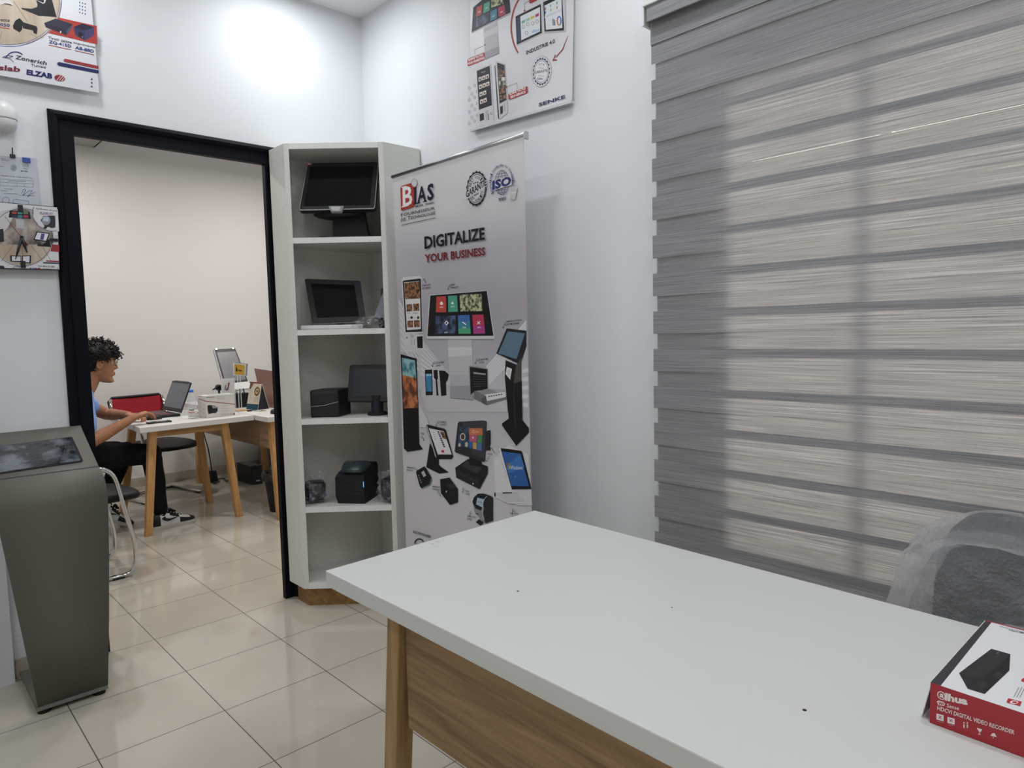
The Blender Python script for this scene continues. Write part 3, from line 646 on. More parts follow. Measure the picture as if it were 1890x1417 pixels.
# hand terminals, industrial computer
P.poly([(337, 1010), (405, 1006), (413, 1252), (345, 1256)], '#141418'); P.poly([(346, 1048), (400, 1046), (405, 1218), (352, 1218)], '#3c7ea6'); P.poly([(347, 1050), (400, 1048), (401, 1070), (348, 1072)], '#8ab4c8')
P.poly([(420, 1012), (458, 1010), (462, 1090), (454, 1110), (468, 1256), (450, 1258), (440, 1105), (424, 1085)], '#101013')
P.poly([(473, 1015), (530, 1018), (568, 1055), (556, 1110), (540, 1130), (545, 1255), (495, 1262), (482, 1105)], '#101013')
P.poly([(760, 975), (772, 966), (946, 998), (950, 1195), (830, 1218), (775, 1258)], '#8d8d91'); P.poly([(773, 980), (940, 1004), (943, 1190), (800, 1230), (780, 1248)], '#131316')
for i in range(6): P.line([(805, 1050+i*24), (925, 1062+i*20)], 3, '#55575c')
P.poly([(806, 1030), (925, 1045), (925, 1058), (806, 1046)], '#9a9b9f')
P.poly([(815, 1215), (960, 1198), (1126, 1262), (1126, 1292), (936, 1352), (808, 1285)], '#6f6e72'); P.poly([(830, 1212), (960, 1200), (1090, 1240), (930, 1262)], '#8f8e92')
P.poly([(918, 1248), (1115, 1222), (1120, 1272), (940, 1312)], '#d6d5d6')
for i in range(6): P.rect(950+i*24, 1262-i*4, 966+i*24, 1272-i*4, '#2a2a2d')
P.poly([(880, 1290), (930, 1262), (936, 1350), (890, 1325)], '#55555a')
# right kiosk with printer
P.poly([(1128, 608), (1318, 630), (1319, 780), (1262, 960), (1028, 850)], '#202127'); P.poly([(1140, 636), (1306, 656), (1224, 906), (1046, 850)], '#5c7488')
P.poly([(1118, 915), (1225, 960), (1272, 890), (1266, 1112), (1196, 1147), (1110, 1082)], '#19191d'); P.poly([(1218, 965), (1271, 890), (1270, 1110), (1196, 1147)], '#4a443e')
P.poly([(1130, 980), (1180, 1000), (1162, 1105), (1118, 1050)], '#d9d9d9'); P.text('SO', (1140, 1060), (1156, 1056), (1140, 1010), '#8a8a8c')
P.poly([(1110, 1076), (1196, 1147), (1274, 1112), (1279, 1417), (1140, 1417)], '#121217'); P.poly([(1196, 1147), (1204, 1144), (1204, 1417), (1196, 1417)], '#2a2b34')
# small captions with curled arrows
def cap(lines, x, y, w, h=17, dy=28, sl=-0.1):
    for i, (s_, f_) in enumerate(lines): P.text(s_, (x, y+i*dy), (x+w*f_, y+i*dy+w*f_*sl), (x, y+i*dy-h), '#23233a', 0.012)
def curl(x, y, s=1, f=1):
    P.ring(x, y, 10*s, 10*s, 3, '#2a2a3a', 12, 0.5, 5.2); P.line([(x-10*f*s, y), (x-22*f*s, y+18*s), (x-26*f*s, y+38*s)], 3, '#2a2a3a'); P.line([(x-34*f*s, y+28*s), (x-26*f*s, y+42*s), (x-17*f*s, y+30*s)], 3, '#2a2a3a')
cap([('BORNE TACTILE', 1), ('SELF SERVICE', 0.95)], 312, 202, 82); curl(332, 135, 0.8, -0.5)
cap([('BORNE', 0.5), ('INTERACTIVE', 1)], 590, 196, 70); curl(585, 196, 0.9)
cap([("BORNE FILE D'ATTENTE", 1), ('AVEC IMP. INTEGRE', 0.85)], 1125, 550, 146); curl(1120, 565, 1.0)
cap([('COLLECTEUR', 1), ('DONNEES', 0.6)], 441, 950, 80); curl(432, 940, 0.9)
cap([('PC INDUSTRIEL', 1), ('TACTILE', 0.55)], 860, 920, 88); curl(850, 912, 0.9)
# ---- lower part
P.crop = (720, 740, 5.246)
P.poly([(1000, 560), (1150, 420), (1345, 520), (1375, 1010), (1240, 1010), (1010, 930)], '#cecdd0')
P.poly([(280, 30), (365, 180), (380, 260), (285, 250)], '#c9c8cc')
P.poly([(120, -10), (271, -10), (281, 415), (318, 467), (166, 491), (134, 460)], '#111114')
P.poly([(124, -10), (269, -10), (270, 66), (134, 70)], PH_RUST)
P.poly([(1135, -10), (1279, -10), (1281, 185), (1343, 262), (1343, 305), (1221, 433), (1083, 235), (1085, 215), (1148, 170)], '#101014'); P.poly([(1196, -10), (1210, -10), (1222, 300), (1200, 200)], '#26272e')
# tablet terminal
P.poly([(385, 405), (472, 570), (470, 610), (487, 632), (567, 690), (475, 702), (350, 640)], '#141418')
P.poly([(343, 240), (360, 226), (525, 268), (540, 282), (612, 540), (595, 562), (455, 562), (440, 545)], '#17171b'); P.poly([(347, 243), (358, 232), (448, 540), (440, 545)], '#a7a7ac')
P.poly([(374, 262), (520, 292), (597, 517), (462, 516)], '#dad9da')
for i in range(8): P.poly([(455+i*8, 290+i*20), (475+i*8, 294+i*20), (480+i*8, 308+i*20), (460+i*8, 304+i*20)], '#35246a')
P.poly([(480, 292), (518, 298), (550, 370), (510, 360)], PH_FOOD); P.poly([(494, 474), (520, 474), (526, 498), (500, 498)], '#b02a30')
for i in range(4): P.line([(412+i*6, 300+i*22), (424+i*6, 302+i*22)], 4, '#6a6a6e')
# point of sale with cash drawer
P.poly([(926, 290), (972, 280), (972, 478), (925, 478)], '#26262b'); P.line([(975, 445), (1015, 508)], 3, '#33333a'); P.ell(978, 440, 8, 10, '#cfcfd2', 10)
P.poly([(630, 645), (755, 560), (946, 632), (946, 700), (866, 853), (640, 742)], '#1c1c20'); P.poly([(632, 650), (860, 755), (866, 853), (640, 742)], '#242428'); P.poly([(664, 690), (850, 780), (852, 790), (666, 700)], '#3a3a40')
P.poly([(690, 628), (740, 582), (892, 630), (850, 706)], '#37373c'); P.poly([(764, 530), (884, 575), (890, 640), (768, 620)], '#121216'); P.ell(803, 800, 7, 8, '#c9c9cc', 10)
P.poly([(668, 200), (905, 188), (934, 196), (920, 580), (905, 590), (640, 500), (625, 488), (655, 215)], '#2b2c31')
P.poly([(690, 202), (900, 192), (926, 200), (914, 560), (795, 515), (720, 260)], '#3c3d43')
P.poly([(668, 250), (762, 252), (770, 455), (654, 435)], food('photo_plates', '#1d2a38', '#3a5068', 60)); P.ell(703, 345, 26, 36, '#c9c3b4', 20); P.ell(703, 345, 18, 26, '#4a3a2c', 16); P.ell(740, 420, 15, 25, '#b9b3a6', 16); P.ell(672, 425, 12, 18, '#b9b3a6', 14)
P.poly([(765, 262), (894, 264), (894, 332), (765, 328)], '#c0724f'); P.poly([(768, 330), (842, 333), (840, 398), (768, 392)], '#b65a80'); P.poly([(846, 334), (890, 336), (888, 408), (844, 404)], '#4a8a58')
P.poly([(762, 392), (796, 396), (798, 460), (765, 452)], '#2f5f9e'); P.poly([(800, 398), (838, 403), (838, 470), (802, 462)], '#c09a5c'); P.poly([(842, 405), (887, 411), (886, 482), (842, 474)], '#4c6c9c')
P.ring(806, 294, 9, 12, 3, '#eadfd8', 14); P.text('Caisse', (824, 303), (860, 304), (824, 288), '#e6d6cc'); P.rect(798, 345, 808, 362, '#eadfe4')
# small printers
P.poly([(250, 690), (262, 672), (330, 632), (345, 645), (402, 742), (382, 812), (305, 846), (285, 820)], '#17171b'); P.poly([(300, 690), (325, 672), (350, 720), (325, 736)], '#b7b7ba'); P.poly([(355, 800), (402, 745), (404, 770), (385, 815), (310, 846)], '#4f7f76'); P.poly([(350, 790), (398, 738), (384, 805), (330, 830)], '#202024')
for i in range(4): P.ell(276+i*8, 720+i*22, 5, 7, '#9a9a9e', 8)
P.poly([(483, 757), (575, 740), (656, 850), (656, 980), (580, 1006), (492, 892)], '#18181b'); P.poly([(483, 760), (575, 866), (580, 1006), (492, 892)], '#101013'); P.poly([(548, 808), (610, 795), (640, 835), (580, 850)], '#2e2e33'); P.rect(540, 868, 550, 884, '#d2d2d4')
# price checker
P.poly([(798, 970), (812, 930), (850, 896), (905, 895), (975, 918), (996, 935), (996, 1160), (930, 1182), (880, 1140), (820, 1070)], '#1b1b1f'); P.poly([(800, 985), (828, 1040), (880, 1060), (905, 1000), (918, 1180), (870, 1140), (818, 1070)], '#8d8d92')
P.poly([(918, 970), (960, 920), (996, 935), (996, 1160), (920, 1182), (900, 1090)], '#28282c'); P.ring(945, 1050, 48, 125, 6, '#b9b9bd', 24, 2.3, 4.6)
P.poly([(845, 935), (910, 950), (893, 1028), (832, 1000)], '#a9bccb'); P.line([(845, 975), (895, 985)], 4, '#44546a'); P.poly([(825, 1080), (855, 1090), (862, 1100), (832, 1094)], '#1b1b1f'); P.poly([(828, 1172), (862, 1142), (908, 1176), (872, 1204)], '#202024')
# white tablet stand
P.poly([(1012, 580), (1066, 556), (1080, 600), (1175, 858), (1225, 875), (1318, 960), (1318, 984), (1145, 994), (1025, 930)], '#d7d6d8'); P.poly([(1024, 885), (1225, 878), (1318, 975), (1145, 985), (1030, 920)], '#c4c3c6'); P.poly([(1088, 884), (1182, 882), (1180, 892), (1090, 896)], '#17171b'); P.ell(1015, 905, 7, 22, '#18181b', 10)
P.poly([(1056, 462), (1066, 449), (1268, 476), (1280, 490), (1369, 835), (1369, 856), (1175, 860), (1166, 850)], '#d9d9db'); P.poly([(1068, 454), (1268, 480), (1280, 492), (1368, 838), (1368, 854), (1178, 856)], '#15161a')
P.poly([(1083, 487), (1262, 510), (1344, 825), (1174, 820)], '#2f5f9f'); P.poly([(1120, 640), (1262, 510), (1300, 640), (1150, 700)], '#3d72b4')
for (x, y), c_ in zip([(1130, 602), (1147, 600), (1132, 632), (1149, 630)], ['#b5523a', '#6a9a48', '#4a7ab8', '#c8a545']): P.poly([(x, y), (x+14, y-2), (x+17, y+26), (x+3, y+28)], c_)
P.text('Windows', (1170, 664), (1284, 664), (1166, 625), '#cfd8e4', 0.0); P.ell(1212, 732, 3, 4, '#e4e8ee', 8)
cap([('ZONERICH', 1), ('ZQ-T9150', 0.95)], 482, 212, 62, 17, 26, 0.02); curl(470, 205, 0.9)
cap([('TOTEM', 1)], 296, 322, 30, 17, 26, 0.1); curl(312, 350, 0.8, -0.6)
cap([('STINGO', 1)], 940, 520, 50, 16, 26, 0.05); curl(958, 548, 0.9, 1)
cap([('IMPRIMANTE', 1), ('MOBILE Z', 0.85)], 163, 648, 64, 15, 26, 0.13); curl(242, 650, 0.8, -0.8)
cap([('IMPRIMANTE', 1), ('THERMIQUE', 0.95)], 408, 832, 74, 15, 26, 0.15); curl(470, 885, 0.9, -0.6)
cap([('TIROIR', 0.9), ('CAISSE', 1)], 724, 878, 44, 16, 26, 0.12); curl(712, 850, 0.9, 0.4)
cap([('VERIFICATEUR', 1), ('DE PRIX', 0.55)], 746, 1122, 82, 17, 26, 0.18); curl(782, 1080, 1.0, 0.4)
cap([('DUAL TACTILE', 1)], 1160, 1092, 80, 17, 26, 0.12); curl(1195, 1055, 1.1, 0.5)
P.text('NOS PARTENAIRES', (221, 1276), (392, 1327), (221, 1250), '#16162a', 0.02)
P.ring(282, 1375, 36, 34, 12, '#141420', 20, PI*0.95, PI*1.9); P.ell(285, 1395, 34, 14, '#141420', 18)
# ---- heading and marks
P.crop = (720, 240, 5.06)
P.poly([(96, 560), (98, 535), (112, 520), (185, 498), (202, 494), (212, 515), (232, 538), (232, 690), (222, 712), (205, 722), (102, 753)], BRK)
P.ring(225, 494, 25, 36, 3, '#4a4a55', 28); P.ell(225, 494, 25, 36, '#cdcbd0', 28)
P.text('B', (118, 722), (208, 698), (116, 535), '#e9e7e8', 0.02)
for y0, y1 in [(722, 708), (540, 528)]: P.poly([(108, y0+2), (150, y0-10), (150, y0-20), (108, y0-9)], '#e9e7e8')
P.text('I', (224, 692), (242, 687), (224, 545), NAVY, 0.02)
for x0, x1, y in [(213, 250, 694), (213, 246, 550)]: P.poly([(x0, y+2), (x1, y-7), (x1, y-17), (x0, y-8)], NAVY)
P.text('A', (254, 684), (336, 664), (254, 534), NAVY, 0.02); P.text('S', (348, 664), (408, 648), (346, 508), NAVY, 0.03)
for x0, x1, y in [(247, 282, 688), (306, 344, 673)]: P.poly([(x0, y+2), (x1, y-7), (x1, y-16), (x0, y-7)], NAVY)
P.text('MZID  FAIEZ', (238, 721), (408, 683), (238, 706), '#26263c', 0.03)
P.text('F', (101, 812), (119, 808), (101, 780), NAVY, 0.01); P.text('OURNISSEUR', (128, 805), (417, 742), (128, 776), NAVY, 0.01)
P.text('DE', (101, 855), (146, 846), (101, 826), NAVY, 0.01); P.text('T', (164, 842), (190, 836), (164, 806), NAVY, 0.01); P.text('ECHNOLOGIE', (196, 834), (421, 786), (196, 806), NAVY, 0.01)
P.line([(106, 887), (423, 819)], 5, NAVY)
SK = -0.18
P.star(806, 545, 97, 168, NAVY, 18, 0.09, SK); P.ell(806, 545, 82, 142, '#c9c7cb', 30, SK); P.ell(806, 545, 78, 134, NAVY, 30, SK); P.ell(806, 545, 75, 128, '#c6c4c8', 30, SK)
P.arctext('BEST QUALITY', 806, 545, 52, 92, 28, PI*1.08, PI*1.92, NAVY, 0.02, skew=SK); P.arctext('BEST QUALITY', 806, 545, 74, 124, 26, PI*0.9, PI*0.1, NAVY, 0.02, inward=True, skew=SK)
for dx, y in [(-18, 498), (0, 490), (18, 488), (-12, 608), (4, 602), (18, 594)]: P.star(806+dx-6, y, 8, 11, NAVY, 5, 0.5)
P.poly([(704, 588), (898, 458), (906, 518), (714, 650)], '#c9c7cb'); P.text('GARANTIE', (712, 636), (902, 514), (706, 572), NAVY, 0.035)
for k in (1.0, 0.55): P.ring(1043, 490, 62*k, 113, 4, '#26306c', 26)
P.line([(1043, 378), (1043, 606)], 4, '#26306c')
for y, w_ in [(405, 45), (430, 56), (560, 54), (585, 38)]: P.line([(1043-w_, y+8), (1043+w_, y-8)], 4, '#26306c')
P.poly([(950, 475), (1135, 420), (1135, 512), (950, 566)], '#c9c7cb'); P.text('ISO', (955, 562), (1132, 512), (955, 474), '#1f2a68', 0.05)
P.arctext('International Organization for Standardization', 1043, 490, 96, 150, 24, PI*0.78, PI*2.16, '#26306c', 0.01)
P.text('9001', (1012, 668), (1078, 654), (1012, 634), '#1f2a50', 0.03)
P.text('DIGITALIZE', (322, 1112), (885, 1024), (318, 994), '#111121', 0.03); P.text('YOUR BUSINESS', (325, 1240), (890, 1170), (322, 1162), '#6e1d1c', 0.03)
P.poly([(1140, 520), (1190, 535), (1165, 650), (1118, 640)], '#bfbdc1'); P.poly([(1132, 582), (1175, 577), (1173, 588), (1134, 594)], '#d8d8da')
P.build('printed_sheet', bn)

#SECTION wallthings
# ================================================================== posters on the walls
def quadpt(q, u, v): return lerp(lerp(q[0], q[1], u), lerp(q[3], q[2], u), v)
# --- right wall poster (hangs slightly turned)
px_ = -0.022
bl_, br_ = HX(868, 243, px_), HX(1055, 190, px_)
du = (br_-bl_); upv = Vector((0, -du.z, du.y)).normalized(); upv = upv if upv.z > 0 else -upv
quad = [bl_+upv*0.74, br_+upv*0.74, br_, bl_]
M_POST = noisy(mat('poster_paper', '#cfced2', 0.4, spec=0.4), '#c9c8cd', '#dcdbde', (2.5, 2.5, 3), 2)
pr_ = tag((lambda b: (b, None))(None)[1] or thing('wall_poster', 'white poster with touch kiosks and tablets high on the right wall', 'poster', (px_, (bl_.y+br_.y)/2, bl_.z)), 'white poster with touch kiosks and tablets high on the right wall', 'poster')
b = MB(); b.prism([Vector((px_, p.y, p.z)) for p in quad], (0.004, 0, 0), M_POST)
P = Print((px_-0.0003, 0, 0), (-1, 0, 0), (840, 0, 5.667), mb=b)
for i in range(7):
    for j in range(2): P.ell(155+j*60-(i % 2)*28 if False else 150+j*55+(i % 2)*26, 920+i*62-j*25, 17, 22, '#bfbec6', 14)
P.poly([(190, 78), (350, -60), (560, -130), (580, 130), (172, 340)], '#1c1c22'); P.poly([(172, 338), (580, 128), (580, 146), (172, 350)], '#a9a8ad')
P.poly([(225, 75), (285, 50), (275, 150), (218, 178)], '#b04a40'); P.poly([(300, 40), (362, 12), (360, 110), (294, 140)], '#4d9a86'); P.poly([(375, -10), (500, -60), (505, 40), (378, 80)], PH_CITY)
P.poly([(222, 190), (355, 130), (355, 230), (215, 290)], PH_MTN); P.poly([(368, 120), (436, 88), (436, 190), (368, 222)], '#3f7f93'); P.poly([(448, 82), (518, 50), (527, 148), (455, 178)], '#a8385a')
P.text('INFO', (240, 138), (268, 124), (238, 124), '#e8e0e0', 0.02); P.text('INFO', (318, 95), (345, 82), (316, 82), '#e8e0e0', 0.02); P.text('INFO', (390, 180), (416, 168), (389, 167), '#e8e0e0', 0.02); P.text('INFO', (474, 138), (502, 126), (472, 124), '#e8e0e0', 0.02)
P.poly([(296, 300), (440, 225), (462, 555), (314, 622)], '#b3b2b8'); P.poly([(300, 340), (444, 270), (450, 330), (303, 400)], '#c6c5ca'); P.poly([(313, 545), (458, 480), (462, 555), (314, 622)], '#9a99a0'); P.line([(314, 622), (462, 556)], 5, '#5c5c62')
P.ell(310, 470, 8, 10, '#7d2a2e', 12); P.line([(308, 474), (207, 518), (207, 575)], 3, '#7a7a80')
P.poly([(128, 628), (138, 612), (300, 548), (312, 556), (314, 612), (300, 630), (140, 694), (128, 686)], '#9c3234')
P.text('BORNE TACTILE', (140, 642), (292, 582), (138, 618), '#efe4e4', 0.03); P.text('POUR MARKETING', (134, 682), (306, 616), (132, 656), '#efe4e4', 0.03)
P.ring(900, 280, 306, 420, 16, '#9c3a3c', 26, PI*0.78, PI*1.35)
P.poly([(770, -10), (860, -10), (856, 5), (790, 38), (776, 28)], '#9c3234'); P.line([(727, 110), (724, 35), (772, 10)], 3, '#7a7a80'); P.ell(727, 112, 9, 12, '#9c3234', 12)
P.poly([(632, 172), (898, 32), (915, 45), (915, 350), (650, 480), (640, 468)], '#c0bfc6'); P.poly([(632, 172), (896, 42), (908, 345), (646, 468)], '#15161b'); P.poly([(645, 190), (888, 72), (888, 328), (656, 438)], '#d9dbe0')
P.poly([(645, 190), (682, 172), (692, 420), (656, 438)], '#26375a')
for i, c_ in enumerate(['#7aa79c', '#9ac0a0', '#c2b84a', '#a23a58']): P.poly([(694+i*48, 222-i*23), (732+i*48, 204-i*23), (732+i*48, 234-i*23), (694+i*48, 252-i*23)], c_)
for x, y in [(712, 280), (760, 255), (812, 245), (858, 225), (748, 345)]: P.ring(x, y, 12, 16, 4, '#5a6070', 14)
P.poly([(800, 330), (820, 310), (845, 312), (882, 300), (882, 325), (800, 348)], '#a4b8d4')
P.poly([(922, 20), (1120, -60), (1158, -50), (1160, 330), (940, 345), (930, 330)], '#b9b8c0'); P.poly([(922, 22), (1118, -60), (1140, 318), (936, 332)], '#15161b'); P.poly([(934, 60), (1112, -30), (1122, 292), (950, 312)], '#d6d9df')
P.poly([(936, 170), (1115, 90), (1116, 110), (937, 192)], '#c2cad8')
for x, y, c_ in [(992, 50, '#7a98c8'), (1058, 20, '#5a9a5a'), (1060, 68, '#c08a4a'), (995, 95, '#8ab05a'), (938, 80, '#a84a4a'), (938, 120, '#4a6ab0')]: P.poly([(x, y), (x+12, y-6), (x+12, y+22), (x, y+28)], c_)
P.ring(1088, 218, 12, 38, 14, '#3f6ab0', 24); P.ring(1088, 218, 12, 38, 14, '#c4703a', 12, 1.8, 3.6); P.ring(1088, 218, 12, 38, 14, '#6aa04a', 12, 0.9, 1.8)
for i in range(3): P.poly([(1018+i*10, 195+i*8), (1026+i*10, 192+i*8), (1028+i*10, 266), (1020+i*10, 268)], '#6a6a74')
P.text('INDUSTRIE 4.0', (745, 572), (1044, 446), (742, 532), '#17171f', 0.02)

P.poly([(1178, 372), (1182, 372), (1128, 520), (1058, 600), (1050, 596), (1120, 514)], '#8a3034'); P.poly([(1046, 568), (1054, 574), (1034, 622), (1062, 620), (1066, 632), (1016, 636)], '#8a3034')
P.star(902, 748, 108, 168, '#9b9ba5', 20, 0.06, -0.1); P.star(902, 748, 104, 162, '#d6d5d9', 20, 0.06, -0.1); P.star(902, 748, 94, 150, '#262a52', 20, 0.12, -0.1); P.ell(902, 748, 80, 126, '#dad9dd', 30, -0.1); P.ell(902, 748, 73, 116, '#262a52', 30, -0.1); P.ell(902, 748, 69, 111, '#dcdbdf', 30, -0.1)
P.text('GARANTIE', (836, 772), (968, 752), (834, 742), '#20244a', 0.02); P.text('Qualite', (858, 835), (918, 835), (856, 812), '#20244a', 0.03)
for dx, y in [(-22, 672), (0, 664), (22, 676)]: P.star(914+dx-8, y, 6, 12, '#8a3034' if dx == 0 else '#262a52', 5, 0.5)
P.line([(880, 708), (930, 714)], 3, '#262a52'); P.line([(870, 790), (930, 798)], 3, '#262a52')
P.poly([(224, 725), (370, 668), (408, 1272), (396, 1282), (258, 1318), (248, 1300)], '#c9c8ce'); P.poly([(226, 742), (362, 686), (386, 1100), (250, 1148)], '#1d1e26')
P.text('Bienvenue', (275, 765), (318, 750), (274, 753), '#b9b9c0', 0.01)
for r in range(4):
    for k in range(3 if r < 2 else 2):
        x = 244+k*38+r*5; y = 812+r*78-k*14; P.poly([(x, y), (x+32, y-12), (x+34, y+30), (x+2, y+44)], '#d8d2cc'); P.ell(x+17, y+20, 10, 11, '#6b3f2c', 10)
P.poly([(256, 1195), (300, 1180), (303, 1252), (260, 1268)], '#1d1e26'); P.poly([(312, 1160), (346, 1148), (356, 1250), (325, 1262)], '#b0afb6'); P.poly([(344, 1190), (350, 1188), (356, 1256), (350, 1258)], '#4c4c54'); P.ring(378, 1186, 8, 10, 4, '#4c4c54', 10)
P.poly([(412, 690), (424, 632), (520, 672), (542, 1020), (548, 1180), (465, 1248), (448, 1236)], '#c4c3c9'); P.poly([(412, 690), (420, 682), (462, 1246), (448, 1236)], '#202128')
P.poly([(438, 652), (516, 680), (538, 1045), (465, 1085)], '#1d1e26')
P.poly([(448, 722), (512, 738), (517, 800), (455, 798)], PH_FOOD); P.poly([(455, 806), (520, 806), (524, 885), (460, 898)], food('photo_plate', '#2c3a20', '#d0cfc4', 50)); P.poly([(460, 905), (526, 892), (530, 965), (466, 985)], PH_FOOD); P.poly([(464, 1000), (530, 985), (532, 1030), (466, 1052)], PH_FOOD)
P.poly([(470, 1118), (498, 1102), (500, 1180), (474, 1200)], '#1d1e26'); P.poly([(504, 1085), (520, 1078), (524, 1160), (508, 1170)], '#b0afb6')
P.ell(534, 908, 8, 11, '#7d2a2e', 12); P.line([(536, 908), (648, 866), (650, 930)], 3, '#7a7a80')
P.poly([(556, 990), (566, 974), (740, 904), (756, 904), (760, 962), (748, 976), (572, 1042), (556, 1038)], '#9c3234')
P.text('BORNE TACTILE', (570, 998), (738, 932), (568, 972), '#efe4e4', 0.03); P.text('SELF-SERVICE', (580, 1030), (736, 972), (578, 1004), '#efe4e4', 0.03)
P.text('SENKE', (874, 1116), (1152, 1028), (872, 1078), '#22305c', 0.03)
P.build('printed_board', pr_)
b = MB(); b.prism([bl_+Vector((-0.004, 0, 0)), br_+Vector((-0.004, 0, 0)), br_+upv*0.010+Vector((-0.004, 0, 0)), bl_+upv*0.010+Vector((-0.004, 0, 0))], (0.018, 0, 0), mat('clear_rail', '#e4e6e8', 0.2, alpha=0.6)); b.build('bottom_rail', pr_)

# --- left wall poster
ly = -0.028
br2, bl2 = HY(183.5, 171.5, ly), HY(0, 139, ly); du = (br2-bl2).normalized(); upv = Vector((-du.z, 0, du.x))
bl2 = br2-du*0.62; quad = [bl2+upv*0.62, br2+upv*0.62, br2, bl2]
pl = thing('wall_poster', 'poster with cash drawer and printer, upper left wall above the door', 'poster', (br2.x-0.3, ly, br2.z))
b = MB(); b.prism(quad, (0, 0.004, 0), mat('poster_white_paper', '#d4d6dc', 0.4, spec=0.4))
P = Print((0, ly-0.0003, 0), (0, -1, 0), (0, 0, 5.667), mb=b)
PH_WOODT = noisy(mat('photo_pale_planks', '#b8a694', 0.5), '#a08c78', '#c9bbac', (14, 14, 3), 4)
P.poly([(-400, -300), (500, -300), (600, -120), (640, 40), (628, 180), (560, 300), (450, 400), (280, 455), (90, 475), (-150, 440), (-400, 250)], PH_WOODT)
P.line([(140, 10), (285, 225)], 4, '#6a5c4e'); P.line([(300, 350), (410, 390)], 3, '#7a6c5e'); P.line([(0, 400), (20, 330)], 3, '#7a6c5e')
P.poly([(-60, 60), (40, 40), (140, 62), (120, 20), (60, -30), (-60, -30)], '#c8c4c4'); P.poly([(0, 62), (50, 42), (138, 66), (110, 44), (52, 34)], '#2a2628')
P.ring(100, 20, 520, 445, 5, '#5a5f94', 40, -0.3, PI*0.62); P.ring(100, 20, 540, 463, 7, '#3c4280', 40, -0.3, PI*0.62)
P.poly([(370, -20), (540, -20), (592, 180), (400, 165), (222, 92), (228, 82), (330, 92), (385, 75), (392, 50)], '#1e1d24'); P.poly([(380, 0), (450, 40), (470, 30), (500, -60), (350, -60)], '#c8c8cc'); P.poly([(340, -20), (455, 32), (465, 5), (380, -40)], '#1a1a20')
for i in range(3):
    for j in range(4): P.ell(834+i*29, 25+j*35+i*8, 6, 8, '#28306a', 8)
P.poly([(610, 182), (1012, 272), (1020, 465), (505, 345), (560, 290)], '#a83e38')
P.poly([(462, 240), (580, 195), (756, 255), (757, 285), (695, 368), (478, 285)], '#2c2a38'); P.poly([(462, 240), (580, 195), (756, 250), (694, 312)], '#343244'); P.poly([(694, 315), (756, 258), (756, 290), (696, 368)], '#4c4a60'); P.ell(634, 335, 8, 12, '#d8d4d0', 10)
P.poly([(768, 288), (860, 245), (985, 285), (982, 370), (890, 425), (790, 370)], '#3a3858'); P.poly([(768, 285), (858, 246), (985, 285), (885, 318)], '#2c2a3e'); P.poly([(888, 322), (985, 290), (980, 372), (890, 424)], '#46446a'); P.poly([(822, 330), (868, 348), (868, 395), (822, 375)], '#1c1a26'); P.ell(862, 386, 4, 5, '#e0e0e0', 8)
P.poly([(135, 270), (160, 215), (205, 190), (240, 225), (230, 310), (205, 338), (140, 300)], '#17171a'); P.poly([(230, 228), (380, 275), (392, 300), (384, 358), (352, 345), (345, 318), (240, 295)], '#1b1b1f')
P.text('vette', (-20, 222), (103, 230), (-20, 192), '#26262a', 0.01); P.text('W-1050', (-130, 256), (103, 285), (-130, 222), '#2a3272', 0.02); P.line([(-120, 268), (104, 302)], 7, '#a0383a')
P.text('Tiroir caisse', (506, 408), (750, 458), (506, 378), '#26262a', 0.012); P.text('ZQ-415D', (512, 456), (746, 506), (512, 418), '#2a3272', 0.03); P.line([(510, 470), (746, 520)], 6, '#a0383a')
P.text('Imprimante', (770, 460), (994, 510), (772, 434), '#26262a', 0.012); P.text('AB-88D', (786, 512), (982, 556), (788, 478), '#2a3272', 0.03); P.line([(784, 528), (986, 574)], 6, '#a0383a')
P.text('Zonerich', (158, 616), (485, 682), (168, 575), '#2c2430', 0.02); P.text('Tunisie', (322, 690), (482, 716), (324, 664), '#2c2430', 0.012)
P.ring(160, 640, 100, 92, 11, '#28306a', 18, PI*1.12, PI*1.75); P.line([(22, 602), (80, 578), (138, 588), (100, 600), (40, 600)], 6, '#39406a'); P.line([(40, 600), (110, 615), (142, 650)], 5, '#4a5078')
P.text('inslab', (-120, 722), (210, 754), (-114, 666), '#6c1c30', 0.03)
P.text('ELZAB', (276, 780), (546, 826), (280, 724), '#1c2260', 0.05); P.ell(625, 816, 56, 33, '#8a2832', 24, 0.12)
for i in range(3): P.line([(596+i*24, 838+i*4), (636+i*24, 788+i*6)], 6, '#d4d6dc')
P.poly([(684, 614), (1030, 690), (1031, 722), (684, 648), (668, 640), (668, 622)], '#94353a'); P.poly([(616, 648), (1032, 735), (1033, 770), (616, 688), (600, 676), (600, 656)], '#22265a')
for i in range(3): P.poly([(948, 832+i*38), (972, 836+i*38), (960, 815+i*38)], '#22265a')
P.build('printed_board', pl)

